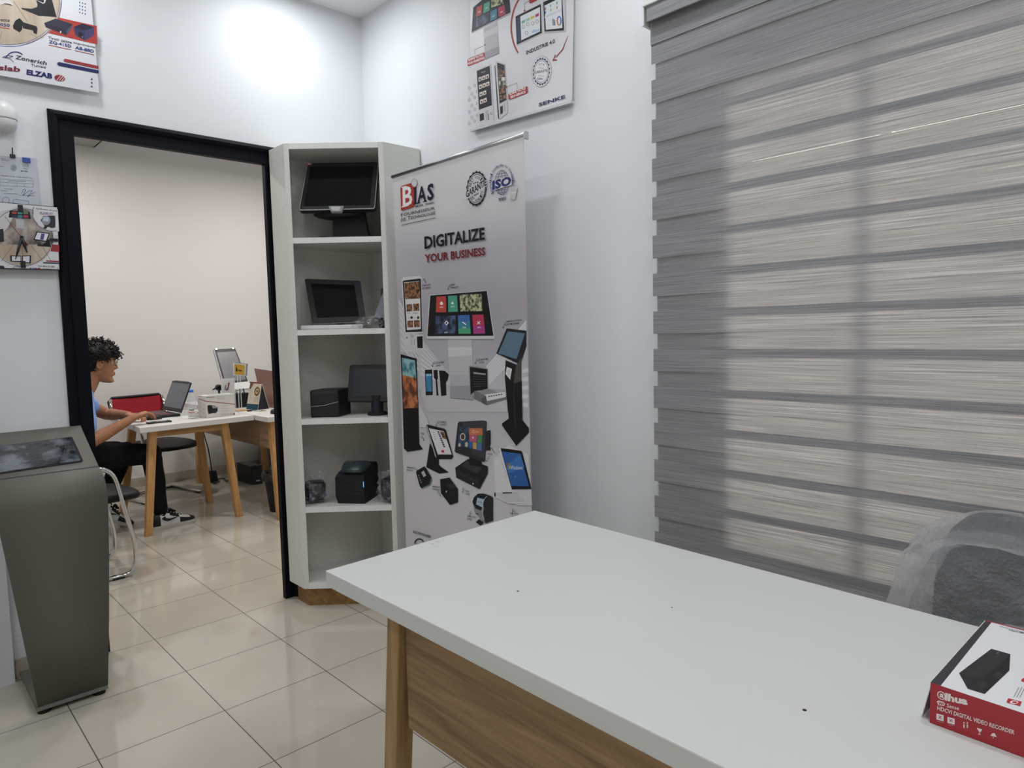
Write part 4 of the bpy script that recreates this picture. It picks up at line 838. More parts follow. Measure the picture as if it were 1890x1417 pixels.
# --- motion sensor
ms = thing('motion_sensor', 'white rounded motion sensor on the wall left of the door frame', 'sensor', (-1.60, 0, 2.13))
c = HY(3, 215, -0.03)
def pill(z0, z1, rx, ry, cx, cy, m, b, top=True, n=18):
    rings = []
    for i in range(11):
        t_ = i/10; z = z0+(z1-z0)*t_; u_ = t_ if top else 1-t_; k = max(0.08, (1-u_**3.2))**0.5
        rings.append([(cx+rx*k*math.cos(2*PI*j/n), cy+ry*k*math.sin(2*PI*j/n), z) for j in range(n)])
    b.loft(rings, m)
zc_ = HY(20, 221, -0.05).z
b = MB(); pill(zc_, HY(5, 186, -0.04).z, 0.045, 0.045, -1.604, -0.03, M_WPL, b); b.build('housing', ms)
b = MB(); pill(HY(5, 243, -0.04).z, zc_-0.001, 0.044, 0.044, -1.604, -0.03, mat('sensor_lens', '#cfd0d2', 0.15), b, False); b.build('lens', ms)

# --- pinned paper with clips
py_ = -0.008
q = [HY(-40, 284, py_), HY(66, 292, py_), HY(75, 378, py_), HY(-34, 372, py_)]
pp = thing('pinned_document', 'printed letter in clear sleeve pinned to the wall above the clock', 'document', (-1.56, py_, q[3].z-0.05))
b = MB(); b.prism(q[:2]+[q[2]+(q[2]-q[1])*0.35, q[3]+(q[3]-q[0])*0.35], (0, 0.002, 0), mat('paper', '#bcc2cc', 0.5))
P = Print((0, py_-0.0004, 0), (0, -1, 0), (0, 180, 4.17), mb=b)
GI = '#6e7480'; GD = '#3e4450'
P.star(105, 540, 24, 26, '#9298a4', 10, 0.35); P.ring(105, 540, 22, 24, 2, GI, 18)
for y, x0, x1 in [(480, 8, 70), (468, 5, 40), (530, 0, 30), (545, 180, 215), (700, 35, 100), (715, 5, 60), (738, 30, 140), (750, 150, 270), (640, 60, 200)]: P.line([(x0, y), (x1, y+5)], 3, GI)
P.text('MF1N8A', (160, 570), (216, 574), (160, 560), GD, 0.02); P.text('Attestation Fiscale, Tunisie, Royale Tunis', (4, 605), (250, 626), (4, 594), GD, 0.01)
for p_ in [[(0, 625), (255, 640), (258, 690), (0, 676)], [(60, 655), (60, 672)], [(130, 662), (130, 680)], [(185, 664), (186, 684)], [(0, 650), (256, 665)]]: P.line(p_+([p_[0]] if len(p_) == 4 else []), 2, GI)
P.line([(165, 740), (180, 705), (200, 710), (175, 755), (220, 720), (250, 715), (210, 765), (270, 725)], 3, '#4a5a86'); P.ring(45, 790, 26, 24, 3, '#7a82a0', 16); P.line([(102, 782), (220, 795), (222, 825), (100, 812), (102, 782)], 3, '#7a82a0')
P.build('sheet', pp)
b = MB(); a = HY(48, 294, py_-0.003); b.box((a.x-0.012, py_-0.006, a.z-0.012), (a.x+0.014, py_-0.002, a.z+0.006), mat('blue_clip', '#2c4a9c', 0.4)); b.tube([(a.x-0.005, py_-0.005, a.z-0.01), (a.x-0.006, py_-0.007, a.z-0.026), (a.x+0.004, py_-0.007, a.z-0.026), (a.x+0.004, py_-0.005, a.z-0.01)], 0.0012, M_CHROME, 6); b.build('binder_clip', pp)
b = MB(); a = HY(23, 288, py_-0.003); b.box((a.x-0.009, py_-0.01, a.z-0.008), (a.x+0.009, py_-0.003, a.z+0.006), M_BLACK, 0.002); b.tube([(a.x, py_-0.006, a.z), (a.x, py_-0.014, a.z+0.03)], 0.002, M_BLACK, 6); b.build('black_clip', pp)

# --- square printed wall clock
cy_ = -0.045
q = [HY(-62, 367, cy_), HY(106.5, 382, cy_), HY(110.5, 498, cy_), HY(-52, 494, cy_)]
cl = thing('wall_clock', 'square printed picture clock with black edge left of the door frame', 'clock', ((q[0].x+q[1].x)/2, cy_, q[2].z))
b = MB(); b.prism(q, (0, 0.03, 0), M_BLACK); b.build('frame', cl)
b = MB(); ctr = (q[0]+q[1]+q[2]+q[3])/4; f_ = [lerp(p, ctr, 0.018)+Vector((0, -0.001, 0)) for p in q]; b.prism(f_, (0, 0.002, 0), mat('clock_print', '#d3d5d8', 0.35))
P = Print((0, cy_-0.0013, 0), (0, -1, 0), (0, 180, 4.17), mb=b)
PH_BLUR = noisy(mat('photo_blurred_shop', '#6a5a54', 0.4), '#2c2624', '#b9aea8', (22, 22, 16), 3)
CE = [(170+230*math.cos(a)*1.05, 1075+218*math.sin(a)+10*math.cos(a)) for a in [2*PI*i/40 for i in range(40)]]
P.poly([p for p in CE if p[1] < 1140] if False else [(x, min(y, 1135)) for x, y in CE], PH_BLUR)
P.poly([(x, max(y, 1132)) for x, y in CE], PH_WOODT)
for x0, x1 in [(250, 330), (170, 175), (90, 10), (340, 395)]: P.line([(170+(x0-170)*0.9, 1140), (x1, 1260)], 3, '#5c5048')
P.poly([(-70, 900), (60, 860), (120, 880), (60, 1000), (-60, 1120)], '#c6c4c6')
P.ring(170, 1075, 232, 220, 4, '#3a3f6a', 40); P.ring(170, 1075, 243, 231, 3, '#b9bbc0', 40)
P.poly([(76, 868), (228, 878), (240, 934), (66, 922)], '#17171b')
for i, c_ in enumerate(['#a8483f', '#4d9a86', '#6a7a5a', '#2a3a5a', '#3f7f93', '#a8385a']): P.poly([(92+(i % 3)*44, 876+(i//3)*27), (128+(i % 3)*44, 878+(i//3)*27), (130+(i % 3)*44, 898+(i//3)*27), (92+(i % 3)*44, 896+(i//3)*27)], c_)
P.poly([(122, 936), (184, 940), (186, 1008), (124, 1002)], '#b5b3b8')
P.poly([(262, 850), (445, 862), (455, 1030), (380, 1025), (300, 985), (255, 920)], '#d0d1d4'); P.ring(400, 890, 148, 135, 4, '#5a5f7a', 20, PI*0.42, PI*1.12)
P.text('Verificateur de prix', (272, 862), (440, 880), (274, 848), '#202028', 0.02); P.text('ELZAB LF1', (306, 892), (405, 898), (308, 880), '#2a3272', 0.03); P.line([(306, 897), (405, 903)], 3, '#a0383a')
P.poly([(312, 945), (335, 910), (420, 908), (430, 925), (425, 1000), (400, 1005), (340, 985)], '#33343a'); P.ell(355, 945, 34, 36, '#8d9096', 18); P.poly([(335, 918), (378, 922), (372, 955), (332, 948)], '#b8c6d8'); P.poly([(425, 912), (448, 912), (450, 995), (428, 998)], '#d8d9dc'); P.poly([(345, 985), (372, 990), (352, 1012), (332, 1006)], '#2a2a2e')
P.poly([(280, 1030), (383, 1042), (360, 1112), (258, 1096)], '#17171c'); P.poly([(288, 1038), (374, 1048), (354, 1102), (268, 1088)], '#dcdde2'); P.poly([(318, 1045), (345, 1048), (334, 1096), (308, 1092)], '#5a4a90'); P.poly([(355, 1110), (375, 1085), (393, 1150), (285, 1142), (290, 1130), (330, 1130)], '#1b1b20')
P.poly([(-60, 1020), (25, 1010), (32, 1110), (-60, 1118)], '#2a2a30')
P.poly([(78, 1214), (162, 1216), (164, 1266), (80, 1262)], '#20222c'); P.poly([(92, 1220), (158, 1222), (158, 1258), (92, 1256)], '#d4d8de'); P.poly([(168, 1216), (240, 1214), (238, 1278), (170, 1270)], '#20222c'); P.poly([(176, 1222), (228, 1220), (226, 1268), (178, 1264)], '#d4d8de')
P.poly([(400, 1130), (456, 1134), (457, 1188), (388, 1182)], '#94353a'); P.poly([(355, 1252), (458, 1257), (458, 1267), (355, 1262)], '#94353a'); P.poly([(332, 1266), (458, 1271), (458, 1280), (332, 1275)], '#22265a')
P.text('Tel: 98 615 580', (290, 1302), (420, 1308), (290, 1290), '#202a50', 0.02); P.text('ELZAB', (228, 1320), (286, 1322), (228, 1308), '#1c2260', 0.04); P.ell(300, 1316, 11, 6, '#8a2832', 12); P.text('Vuxgroup.tn', (330, 1324), (420, 1327), (330, 1314), '#2c2c40', 0.02); P.line([(98, 1310), (130, 1296), (170, 1310)], 3, '#26264a')
P.poly([(-40, 1290), (30, 1295), (38, 1318), (-40, 1318)], '#22263a'); 
for i in range(3): P.ell(446, 1308+i*9, 3, 3, '#22265a', 6)
for j in range(3):
    for i in range(3): P.ell(424+i*8, 1062+j*10, 2, 2, '#3a4060', 6)
P.build('face', cl)
P0 = HY(40, 438, cy_-0.006)
b = MB()
def mark(x, y, w, h): a = HY(x/4.17, 180+y/4.17, cy_-0.004); b.box((a.x-w, a.y-0.003, a.z-h), (a.x+w, a.y+0.002, a.z+h), M_BLACK, 0.001)
for x, y, w, h in [(157, 852, 0.008, 0.013), (178, 1284, 0.008, 0.013), (414, 1096, 0.014, 0.006)]:
    mark(x, y, w, h); b.build('hour_marker', cl); b = MB()
def hand(name, pts, r, m):
    b = MB(); b.tube([HY(x/4.17, 180+y/4.17, cy_-0.008) for x, y in pts], r, m, 6); b.build(name, cl)
hand('hour_hand', [(168, 1078), (190, 1140), (210, 1195)], [0.0045, 0.005, 0.001], M_BLACK); hand('minute_hand', [(168, 1078), (142, 1165), (118, 1245)], [0.004, 0.0045, 0.001], M_BLACK)
hand('second_hand', [(38, 915), (168, 1078), (212, 1138)], [0.0008, 0.0012, 0.003], mat('red_hand', '#8a1f24', 0.4))
b = MB(); b.lathe([(0.006, 0), (0.006, 0.006)], P0+Vector((0, 0, 0)), M_BLACK, 12, Matrix.Rotation(PI/2, 4, 'X')); b.build('hub', cl)

#SECTION kiosk
# ================================================================== grey self-service kiosk at the left
M_KIO = noisy(mat('textured_grey_paint', '#5f6058', 0.55, spec=0.35), '#605f57', '#696860', (500, 500, 500), 2, 0.35, 0.0008)
kx = thing('touchscreen_kiosk', 'grey curved metal kiosk with sloping touchscreen at the left edge', 'kiosk', (-1.58, -0.25, 0))
prof = [(-0.10, 0.996, -1.80, -1.437), (-0.135, 0.979, -1.80, -1.438), (-0.375, 0.865, -1.795, -1.441)]
for i in range(1, 9):
    a = i/9; y = -0.375-0.108*math.sin(a*PI*0.5)*1.0; z = 0.865-0.085*(1-math.cos(a*PI*0.5))-0.02*a; prof.append((y, z, -1.79+0.01*a, -1.4405-0.0005*a))
prof += [(-0.484, 0.72, -1.765, -1.4425), (-0.47, 0.55, -1.745, -1.447), (-0.44, 0.30, -1.717, -1.455), (-0.393, 0.03, -1.686, -1.464)]
b = MB(); rings = []
for i, (y, z, xl, xr) in enumerate(prof):
    p0 = prof[max(0, i-1)]; p1 = prof[min(len(prof)-1, i+1)]; tx = Vector((0, p1[0]-p0[0], p1[1]-p0[1])).normalized(); nn = Vector((0, -tx.z, tx.y)); nn = -nn if nn.dot(Vector((0, -1, 1))) > 0 else nn
    o = nn*0.022; rings.append([Vector((xl, y, z)), Vector((xr, y, z)), Vector((xr, y, z))+o, Vector((xl, y, z))+o])
b.loft(rings, M_KIO, smooth=False)
for f in b.bm.faces:
    f.smooth = len(f.verts) == 4 and max(v.co.x for v in f.verts)-min(v.co.x for v in f.verts) > 0.15
b.build('curved_body', kx)
b = MB(); b.box((-1.79, -0.40, 0.80), (-1.45, -0.12, 0.84), M_KIO, 0.003) if False else None
pn = Vector((0, -(0.979-0.865), 0.24)); pn = Vector((0, -0.114, 0.24)).normalized()
b = MB(); b.prism([(-1.80, -0.376, 0.8655), (-1.4405, -0.376, 0.8655), (-1.4405, -0.380, 0.8637), (-1.80, -0.380, 0.8637)], pn*0.0006, M_BLACKM); b.build('seam', kx)
S0 = Vector((0, -0.375, 0.865))
def KP(x, y): return hp(x/2.19, 770+y/2.19, S0+pn*0.001, pn)
q = [KP(-120, 135), KP(292, 80), KP(338, 178), KP(-90, 243)]
b = MB(); b.prism(rounded([q[0], q[1], q[2], q[3]], 0.008), pn*0.003, M_BLACK, 0.001); b.build('screen_frame', kx)
M_FILM = mat('film_covered_glass', '#33363b', 0.06, spec=0.9, coat=0.6); 
noisy(M_FILM, '#1b1e23', '#6a7079', (13, 13, 13), 5, 0.8, 0.012, 0.47, 0.66)  # lighter patches in the colour imitate sparkle and reflections on the wrinkled film
b = MB(); ctr = (q[0]+q[1]+q[2]+q[3])/4; b.prism([lerp(p, ctr, 0.06)+pn*0.0032 for p in q], pn*0.0008, M_FILM); b.build('screen', kx)
b = MB(); b.hexa([(-1.69, -0.40, 0.018), (-1.465, -0.40, 0.018), (-1.465, -0.02, 0.018), (-1.69, -0.02, 0.018)], [(-1.69, -0.392, 0.03), (-1.465, -0.392, 0.03), (-1.465, -0.02, 0.03), (-1.69, -0.02, 0.03)], M_KIO); b.build('base_plate', kx)
for x, y in [(-1.665, -0.37), (-1.49, -0.37), (-1.665, -0.06), (-1.49, -0.06)]:
    b = MB(); b.lathe([(0.022, 0), (0.022, 0.010), (0.012, 0.012), (0.012, 0.019)], (x, y, 0), M_BLACKM, 14); b.build('foot', kx)

#SECTION boxes
# ================================================================== red and white recorder carton on the desk
bx_ = thing('recorder_carton', 'red and white recorder carton lying on the near desk', 'box', (-0.78, -3.06, 0.75))
ZT = 0.811
fl = HZ(1717.5, 1259, ZT); fr = HZ(1889, 1316, ZT); bl3 = HZ(1820, 1144, ZT)
ef = (fr-fl); Ln = ef.length; ef.normalize(); ed = (bl3-fl); dL = ed.length; ed.normalize(); WB = 0.20
M_CRED = mat('carton_red', '#a32a33', 0.42); M_CWH = mat('carton_white', '#d9dade', 0.42); M_CDK = mat('carton_dark_edge', '#2c2a2e', 0.5)
down = Vector((0, 0, -1)); HB = ZT-0.7505
b = MB(); Q = [fl, fl+ef*WB, fl+ef*WB+ed*dL, fl+ed*dL]
b.prism([p+down*HB for p in Q], (0, 0, HB), M_CRED); 
P = Print(Q[0]+Vector((0, 0, 0.0002)), (0, 0, 1), (1600, 920, 2.852), mb=b)
def top(pts, c):
    f = P.mb.poly([fl+ef*(u*WB)+ed*(v*dL)+Vector((0, 0, 0.00004*P.k)) for u, v in pts], ink(c, 0.42) if isinstance(c, str) else c); P.k += 0.35
    f.normal_update()
    if f.normal.z < 0: f.normal_flip()
top([(0.0, 0.0), (1, 0), (1, 0.985), (0.0, 0.985)], '#dcdde1'); top([(0.0, 0.0), (0.065, 0.0), (0.045, 0.985), (0, 0.985)], '#37353a')
P.poly([(485, 918), (655, 790), (755, 818), (750, 905), (620, 1028), (530, 1000)], '#1e1d20'); P.poly([(485, 918), (655, 790), (755, 818), (745, 830), (600, 955)], '#2b2a2e'); P.line([(520, 945), (700, 822)], 2, '#47464a'); P.poly([(492, 926), (598, 956), (620, 1028), (530, 1000)], '#262529')
for x, y in [(590, 920), (640, 880), (610, 980), (690, 930)]: P.ell(x, y, 26, 20, '#2f2e33', 14)
P.text('VO', (684, 820), (698, 812), (680, 812), '#8d8d92', 0.02)
P.poly([(744, 1050), (816, 1068), (806, 1092), (734, 1072)], '#b02c38'); P.ell(775, 1071, 22, 9, '#e8e2e4', 14); P.ell(778, 1071, 14, 5, '#b02c38', 12)
P.poly([(815, 950), (840, 935), (840, 970), (812, 960)], '#b02c38')
for i in range(3): P.line([(772+i*16, 1046-i*0), (800+i*16, 992)], 3, '#7a7a80')
P.text('Digital Video Recorder Series', (698, 674), (826, 706), (700, 668), '#7a7a80', 0.01); P.text('8 Channel 1080N', (748, 694), (828, 712), (749, 686), '#4a4a50', 0.02)
nf = Vector((ef.y, -ef.x, 0)); nf = nf if nf.dot(ed) < 0 else -nf
P = Print(fl+nf*0.0003, nf, (1600, 920, 2.852), mb=b); WI = '#e6dcdc'
P.ring(392, 1036, 17, 17, 5, WI, 20, 0.5, PI*2.15, skew=0.3); P.text('a', (382, 1044), (404, 1050), (384, 1024), WI, 0.04); P.text('lhua', (410, 1062), (530, 1088), (412, 1022), WI, 0.05)
P.poly([(368, 1068), (376, 1062), (404, 1070), (412, 1080), (406, 1092), (376, 1086)], WI); P.text('Wi', (374, 1084), (404, 1090), (376, 1068), '#a32a33', 0.04); P.text('Sense', (420, 1098), (484, 1114), (422, 1078), WI, 0.01)
P.text('HDCVI DIGITAL VIDEO RECORDER', (370, 1112), (776, 1242), (372, 1090), WI, 0.02)
for x, y in [(366, 1130), (424, 1148)]: P.poly([(x, y), (x+38, y+10), (x+38, y+42), (x, y+32)], WI); P.text('X' if x < 400 else 'W', (x+9, y+27), (x+29, y+32), (x+9, y+9), '#a32a33', 0.03); P.line([(x+4, y+40), (x+36, y+48)], 3, '#c98d90')
for x in (508, 526): P.poly([(x, 1186), (x+6, 1188), (x+6, 1208), (x, 1206)], WI); P.ell(x+3, 1180, 4, 4, WI, 8)
P.poly([(578, 1206), (608, 1214), (600, 1228), (590, 1226)], WI); P.line([(594, 1226), (592, 1240)], 3, WI); P.line([(584, 1238), (600, 1242)], 3, WI)
P.poly([(650, 1248), (660, 1234), (672, 1234), (684, 1254)], WI); P.line([(668, 1246), (664, 1262)], 3, WI)
P.build('sleeve', bx_)
b = MB(); o = -ef; b.prism([fl+o*0.0005+down*0.001+ed*0.012, fl+o*0.0005+down*0.001+ed*dL*0.995, fl+o*0.010+down*(HB-0.0005)+ed*dL*0.995, fl+o*0.012+down*(HB-0.0005)+ed*0.006], o*0.0012, M_CWH); b.build('side_flap', bx_)

# ================================================================== office chair in bubble wrap behind the desk
oc = thing('office_chair', 'office chair wrapped in bubble wrap between the desk and the blind', 'chair', (-0.29, -2.96, 0))
c0 = HX(1775, 1075, -0.29)
M_CH = mat('dark_chair_fabric', '#484b51', 0.8)
def rring(cy, cz, hw, hz, th, n=28):
    out = []
    for i in range(n):
        a = 2*PI*i/n; out.append((abs(math.cos(a))**0.75*math.copysign(hw, math.cos(a)), abs(math.sin(a))**0.75*math.copysign(hz, math.sin(a))))
    return out
b = MB(); R_ = rring(0, 0, 0.125, 0.26, 0)
cyy, czz = -2.955, 0.655
b.loft([[(-0.335+0.055*(abs(dy)/0.15)**2, cyy+dy, czz+dz) for dy, dz in R_], [(-0.285+0.055*(abs(dy)/0.15)**2, cyy+dy, czz+dz) for dy, dz in R_]], M_CH); b.build('backrest', oc)
b = MB(); b.box((-0.43+0.0, cyy-0.17, 0.43), (-0.13, cyy+0.17, 0.49), M_CH, 0.02); b.build('seat', oc)
b = MB(); b.tube([(-0.28, cyy, 0.08), (-0.28, cyy, 0.43)], 0.025, M_BLACK, 12); b.build('gas_column', oc)
for k in range(5):
    a = 2*PI*k/5; b = MB(); d_ = Vector((math.cos(a)*0.21, math.sin(a)*0.21, 0)); p = Vector((-0.28, cyy, 0.10))
    b.tube([p, p+d_+Vector((0, 0, -0.03))], [0.022, 0.014], M_BLACK, 8); lg = b.build('base_leg', oc)
    b = MB(); e_ = p+d_; b.lathe([(0.026, -0.012), (0.026, 0.012)], (e_.x, e_.y, 0.0265), M_BLACK, 14, Matrix.Rotation(a, 4, 'Z') @ Matrix.Rotation(PI/2, 4, 'X')); b.build('caster', lg)
def translucent(m, k, col):
    t = T(m); mx = [n_ for n_ in t.nodes if n_.type == 'MIX_SHADER'][0]; tl = nd(t, 'ShaderNodeBsdfTranslucent'); tl.inputs[0].default_value = (*lin(col), 1); m2 = nd(t, 'ShaderNodeMixShader'); m2.inputs[0].default_value = k
    t.links.new(bsdf(m).outputs[0], m2.inputs[1]); t.links.new(tl.outputs[0], m2.inputs[2]); t.links.new(m2.outputs[0], mx.inputs[2])
    n2 = nd(t, 'ShaderNodeTexNoise'); n2.inputs['Scale'].default_value = 42; n2.inputs['Detail'].default_value = 6; vo = [n_ for n_ in t.nodes if n_.type == 'TEX_VORONOI'][0]; bp = [n_ for n_ in t.nodes if n_.type == 'BUMP'][0]; co = [n_ for n_ in t.nodes if n_.type == 'TEX_COORD'][0]
    ad = nd(t, 'ShaderNodeMath', operation='MULTIPLY_ADD'); ad.inputs[1].default_value = 3.0; t.links.new(co.outputs['Object'], n2.inputs['Vector']); t.links.new(n2.outputs[0], ad.inputs[0]); t.links.new(vo.outputs['Distance'], ad.inputs[2]); t.links.new(ad.outputs[0], bp.inputs['Height'])
    return m
M_BUB = film('bubble_wrap', '#eef1f5', 0.9, 0.46, 110, 0.08, 'ShaderNodeTexVoronoi', 1.0, 0.01, 0.1, 0.62)
M_BUBT = film('bubble_wrap_thick', '#f0f3f6', 0.92, 0.46, 110, 0.08, 'ShaderNodeTexVoronoi', 1.0, 0.01, 0.1, 0.62)
translucent(M_BUB, 0.5, '#f2f4f6'); translucent(M_BUBT, 0.65, '#f2f4f6')
CZ = 0.665
def lumpy(p, k=1.0):
    return p + Vector((noise.noise(p*11+Vector((5, 0, 0))), noise.noise(p*11+Vector((0, 9, 0))), noise.noise(p*11+Vector((0, 0, 3)))))*0.014*k + Vector((noise.noise(p*34), noise.noise(p*34+Vector((4, 4, 4))), noise.noise(p*34+Vector((8, 1, 0)))))*0.005*k
def outline(a, k=1.0):
    c, s_ = math.cos(a), math.sin(a); w = 0.172*k*(1+0.28*max(0, -s_)**1.5)
    return cyy+w*math.copysign(abs(c)**0.8, c), CZ+(0.225 if s_ > 0 else 0.30)*k*math.copysign(abs(s_)**0.85, s_)
b = MB()
for xs, sg in ((-0.395, -1), (-0.235, 1)):      # front and rear sheets, slightly domed and wrinkled
    rings = []
    for i in range(26):
        k = 0.03+0.97*i/25; ring = []
        for j in range(90):
            y, z = outline(2*PI*j/90, k); x = xs-sg*0.045*k**3
            fold = 0.020*max(0, noise.noise(Vector((3.0, (z-CZ)*20-(y-cyy)*9, (y-cyy)*4))))
            ring.append(lumpy(Vector((x+sg*fold, y, z)), 0.9))
        rings.append(ring)
    b.loft(rings, M_BUB, cap=False, smooth=False)
rings = []
for j in range(91):                              # thick rolled rim of wrap around the backrest
    a = 2*PI*j/90; y, z = outline(a, 0.93); yo, zo = outline(a, 1.12); d_ = Vector((0, yo-y, zo-z)).normalized()
    rings.append([lumpy(Vector((-0.315, y, z))+d_*(0.032*math.cos(t)+0.012)+Vector((0.085*math.sin(t), 0, 0)), 1.2) for t in [2*PI*k/18 for k in range(18)]])
b.loft(rings, M_BUBT, cap=False, smooth=False)
for y0, z0, y1, z1, r_ in [(0.09, -0.03, -0.17, 0.07, 0.013), (0.05, -0.06, -0.16, 0.02, 0.010), (0.16, -0.16, 0.19, 0.03, 0.012), (0.03, -0.10, -0.02, -0.24, 0.010)]:   # gathered folds
    pts = [lumpy(Vector((-0.412-0.006*math.sin(PI*t), cyy+y0+(y1-y0)*t, CZ+z0+(z1-z0)*t+0.02*math.sin(PI*t))), 1.0) for t in [k/14 for k in range(15)]]
    b.tube(pts, [r_*(0.5+0.5*math.sin(PI*(0.1+0.8*k/14))) for k in range(15)], M_BUBT, 8)
b.build('bubble_wrap', oc)
#SECTION end3
# ================================================================== back room: desks
def R2(x, y, o, a): 
    c, s_ = math.cos(a), math.sin(a); return Vector((o[0]+c*x-s_*y, o[1]+s_*x+c*y, 0))
M_DTOP = mat('white_desk_top', '#d9d8d4', 0.4, spec=0.4)
da = thing('desk', 'white topped side desk with splayed wooden legs in the back room, laptop on it', 'desk', (-0.36, 2.1, 0))
oa = (-0.757, 1.70); aa = math.radians(4.0)
b = MB(); b.prism([R2(0, 0, oa, aa)+Vector((0, 0, 0.715)), R2(0.795, 0, oa, aa)+Vector((0, 0, 0.715)), Vector((0.036, 2.62, 0.715)), Vector((-0.72, 2.62, 0.715))], (0, 0, 0.037), M_DTOP, 0.002); b.build('tabletop', da)
def dleg(top, foot, par, m=M_LEGW, zt=0.715, s0=0.026, s1=0.022):
    b = MB(); leg(b, top, foot, s0, s1, m, zt); b.build('leg', par)
dleg((-0.655, 1.80), (-0.73, 1.765), da); dleg((-0.165, 1.82), (-0.097, 1.80), da); dleg((-0.16, 2.40), (-0.09, 2.42), da); dleg((-0.62, 2.40), (-0.735, 2.40), da)
for y in (1.81, 2.40):
    b = MB(); b.box((-0.64, y-0.014, 0.665), (-0.16, y+0.018, 0.714), M_LEGX, 0.001); b.build('rail', da)
db = thing('desk', 'long white topped desk with oak front panel in the back room by the bin', 'desk', (0.42, 2.4, 0))
b = MB(); b.box((0.045, 1.53, 0.715), (0.80, 3.36, 0.752), M_DTOP, 0.002); b.build('tabletop', db)
dleg((0.115, 1.62), (0.078, 1.475), db); dleg((0.74, 1.62), (0.78, 1.475), db); dleg((0.13, 3.24), (0.125, 3.27), db); dleg((0.72, 3.24), (0.735, 3.24), db)
b = MB(); b.box((0.09, 1.60, 0.505), (0.11, 3.22, 0.714), wood('oak_panel_y', '#a08060', '#7f644a', 'y')); b.build('modesty_panel', db)
# ================================================================== chairs
def visitor_chair(label, M, back, loc, arms=True, group=None, wide=0.235):
    t = thing('visitor_chair', label, 'chair', loc, group)
    for s_ in (-1, 1):
        y = wide*s_
        pts = bend([(-0.24, y, 0.013), (0.25, y, 0.013), (0.262, y, 0.16), (0.165, y, 0.63), (-0.05, y*1.02, 0.645), (-0.25, y*1.02, 0.645), (-0.29, y*0.95, 0.84)], 0.085, 7)
        b = MB(M); b.tube(pts, 0.0125, M_CHROME, 10); b.build('tube_frame', t)
        b = MB(M); b.box((-0.22, y-0.02, 0.640), (0.06, y+0.02, 0.664), M_BLACK, 0.008); b.build('arm_pad', t)
        b = MB(M); b.box((0.13, y-0.016, 0.0), (0.19, y+0.016, 0.01), M_BLACK, 0.002); b.build('glide', t)
    b = MB(M); b.tube([(-0.24, -wide, 0.013), (-0.24, wide, 0.013)], 0.0125, M_CHROME, 8); b.build('cross_bar', t); b = MB(M); b.tube([(0.14, -wide, 0.425), (0.14, wide, 0.425)], 0.010, M_CHROME, 8); b.build('cross_bar', t); b = MB(M); b.tube([(-0.16, -wide, 0.425), (-0.16, wide, 0.425)], 0.010, M_CHROME, 8)
    b.build('cross_bar', t)
    b = MB(M); n = 20; P_ = []
    sec = []
    for k in range(24):
        a = 2*PI*k/24; sec.append((math.copysign(abs(math.cos(a))**0.55, math.cos(a)), math.copysign(abs(math.sin(a))**0.55, math.sin(a))))
    rings = []
    for z, k in [(0.433, 0.90), (0.437, 0.97), (0.452, 1.0), (0.470, 0.97), (0.482, 0.86), (0.488, 0.6), (0.489, 0.2)]: rings.append([(0.07+0.265*k*c, 0.215*k*s_, z-0.012*max(0, c)**3*k) for c, s_ in sec])
    b.loft(rings, M_SEATBLK); b.build('seat', t)
    # backrest: black rim with stretched panel
    b = MB(M); prof_ = [(-0.218, 0.68), (-0.235, 0.82), (-0.205, 0.85), (0.205, 0.85), (0.235, 0.82), (0.218, 0.68), (0.17, 0.64), (-0.17, 0.64)]
    def bx__(z, y): return -0.285-0.12*(z-0.66)-0.35*(0.05-y*y)*0.6
    b.tube([(bx__(z, y), y, z) for y, z in prof_]+[(bx__(prof_[0][1], prof_[0][0]), prof_[0][0], prof_[0][1])], 0.011, M_BLACK, 8); b.build('back_rim', t)
    b = MB(M); rings = []
    for i in range(9):
        z = 0.645+0.20*i/8; hw = 0.185+0.045*min(1, i/4) if i < 8 else 0.215; rings.append([(bx__(z, hw*(k/8-1)) + 0.006, hw*(k/8-1), z) for k in range(17)]+[(bx__(z, hw*(1-k/8)) - 0.006, hw*(1-k/8), z) for k in range(17)])
    b.loft(rings, back, smooth=True); b.build('back_panel', t)
    return t
visitor_chair('red backed chrome visitor chair behind the side desk by the far wall', rotz((-0.29, 2.98, 0), -PI/2+0.24), M_RED, (-0.29, 2.98, 0))
visitor_chair('empty chrome visitor chair with black seat, half hidden behind the grey kiosk', rotz((-1.27, 1.17, 0), 0.03), M_RED, (-1.27, 1.17, 0), wide=0.205)
visitor_chair('chrome chair the person in blue sits on, behind the door frame', rotz((-1.30, 2.06, 0), 0.0), M_BLACK, (-1.30, 2.06, 0), wide=0.225)

#SECTION desktop
# ================================================================== things on the back desks
ZD = 0.7525
def slabq(pts, h, m, bevel=0.0):
    b = MB(); b.prism(pts, (0, 0, h), m, bevel); return b
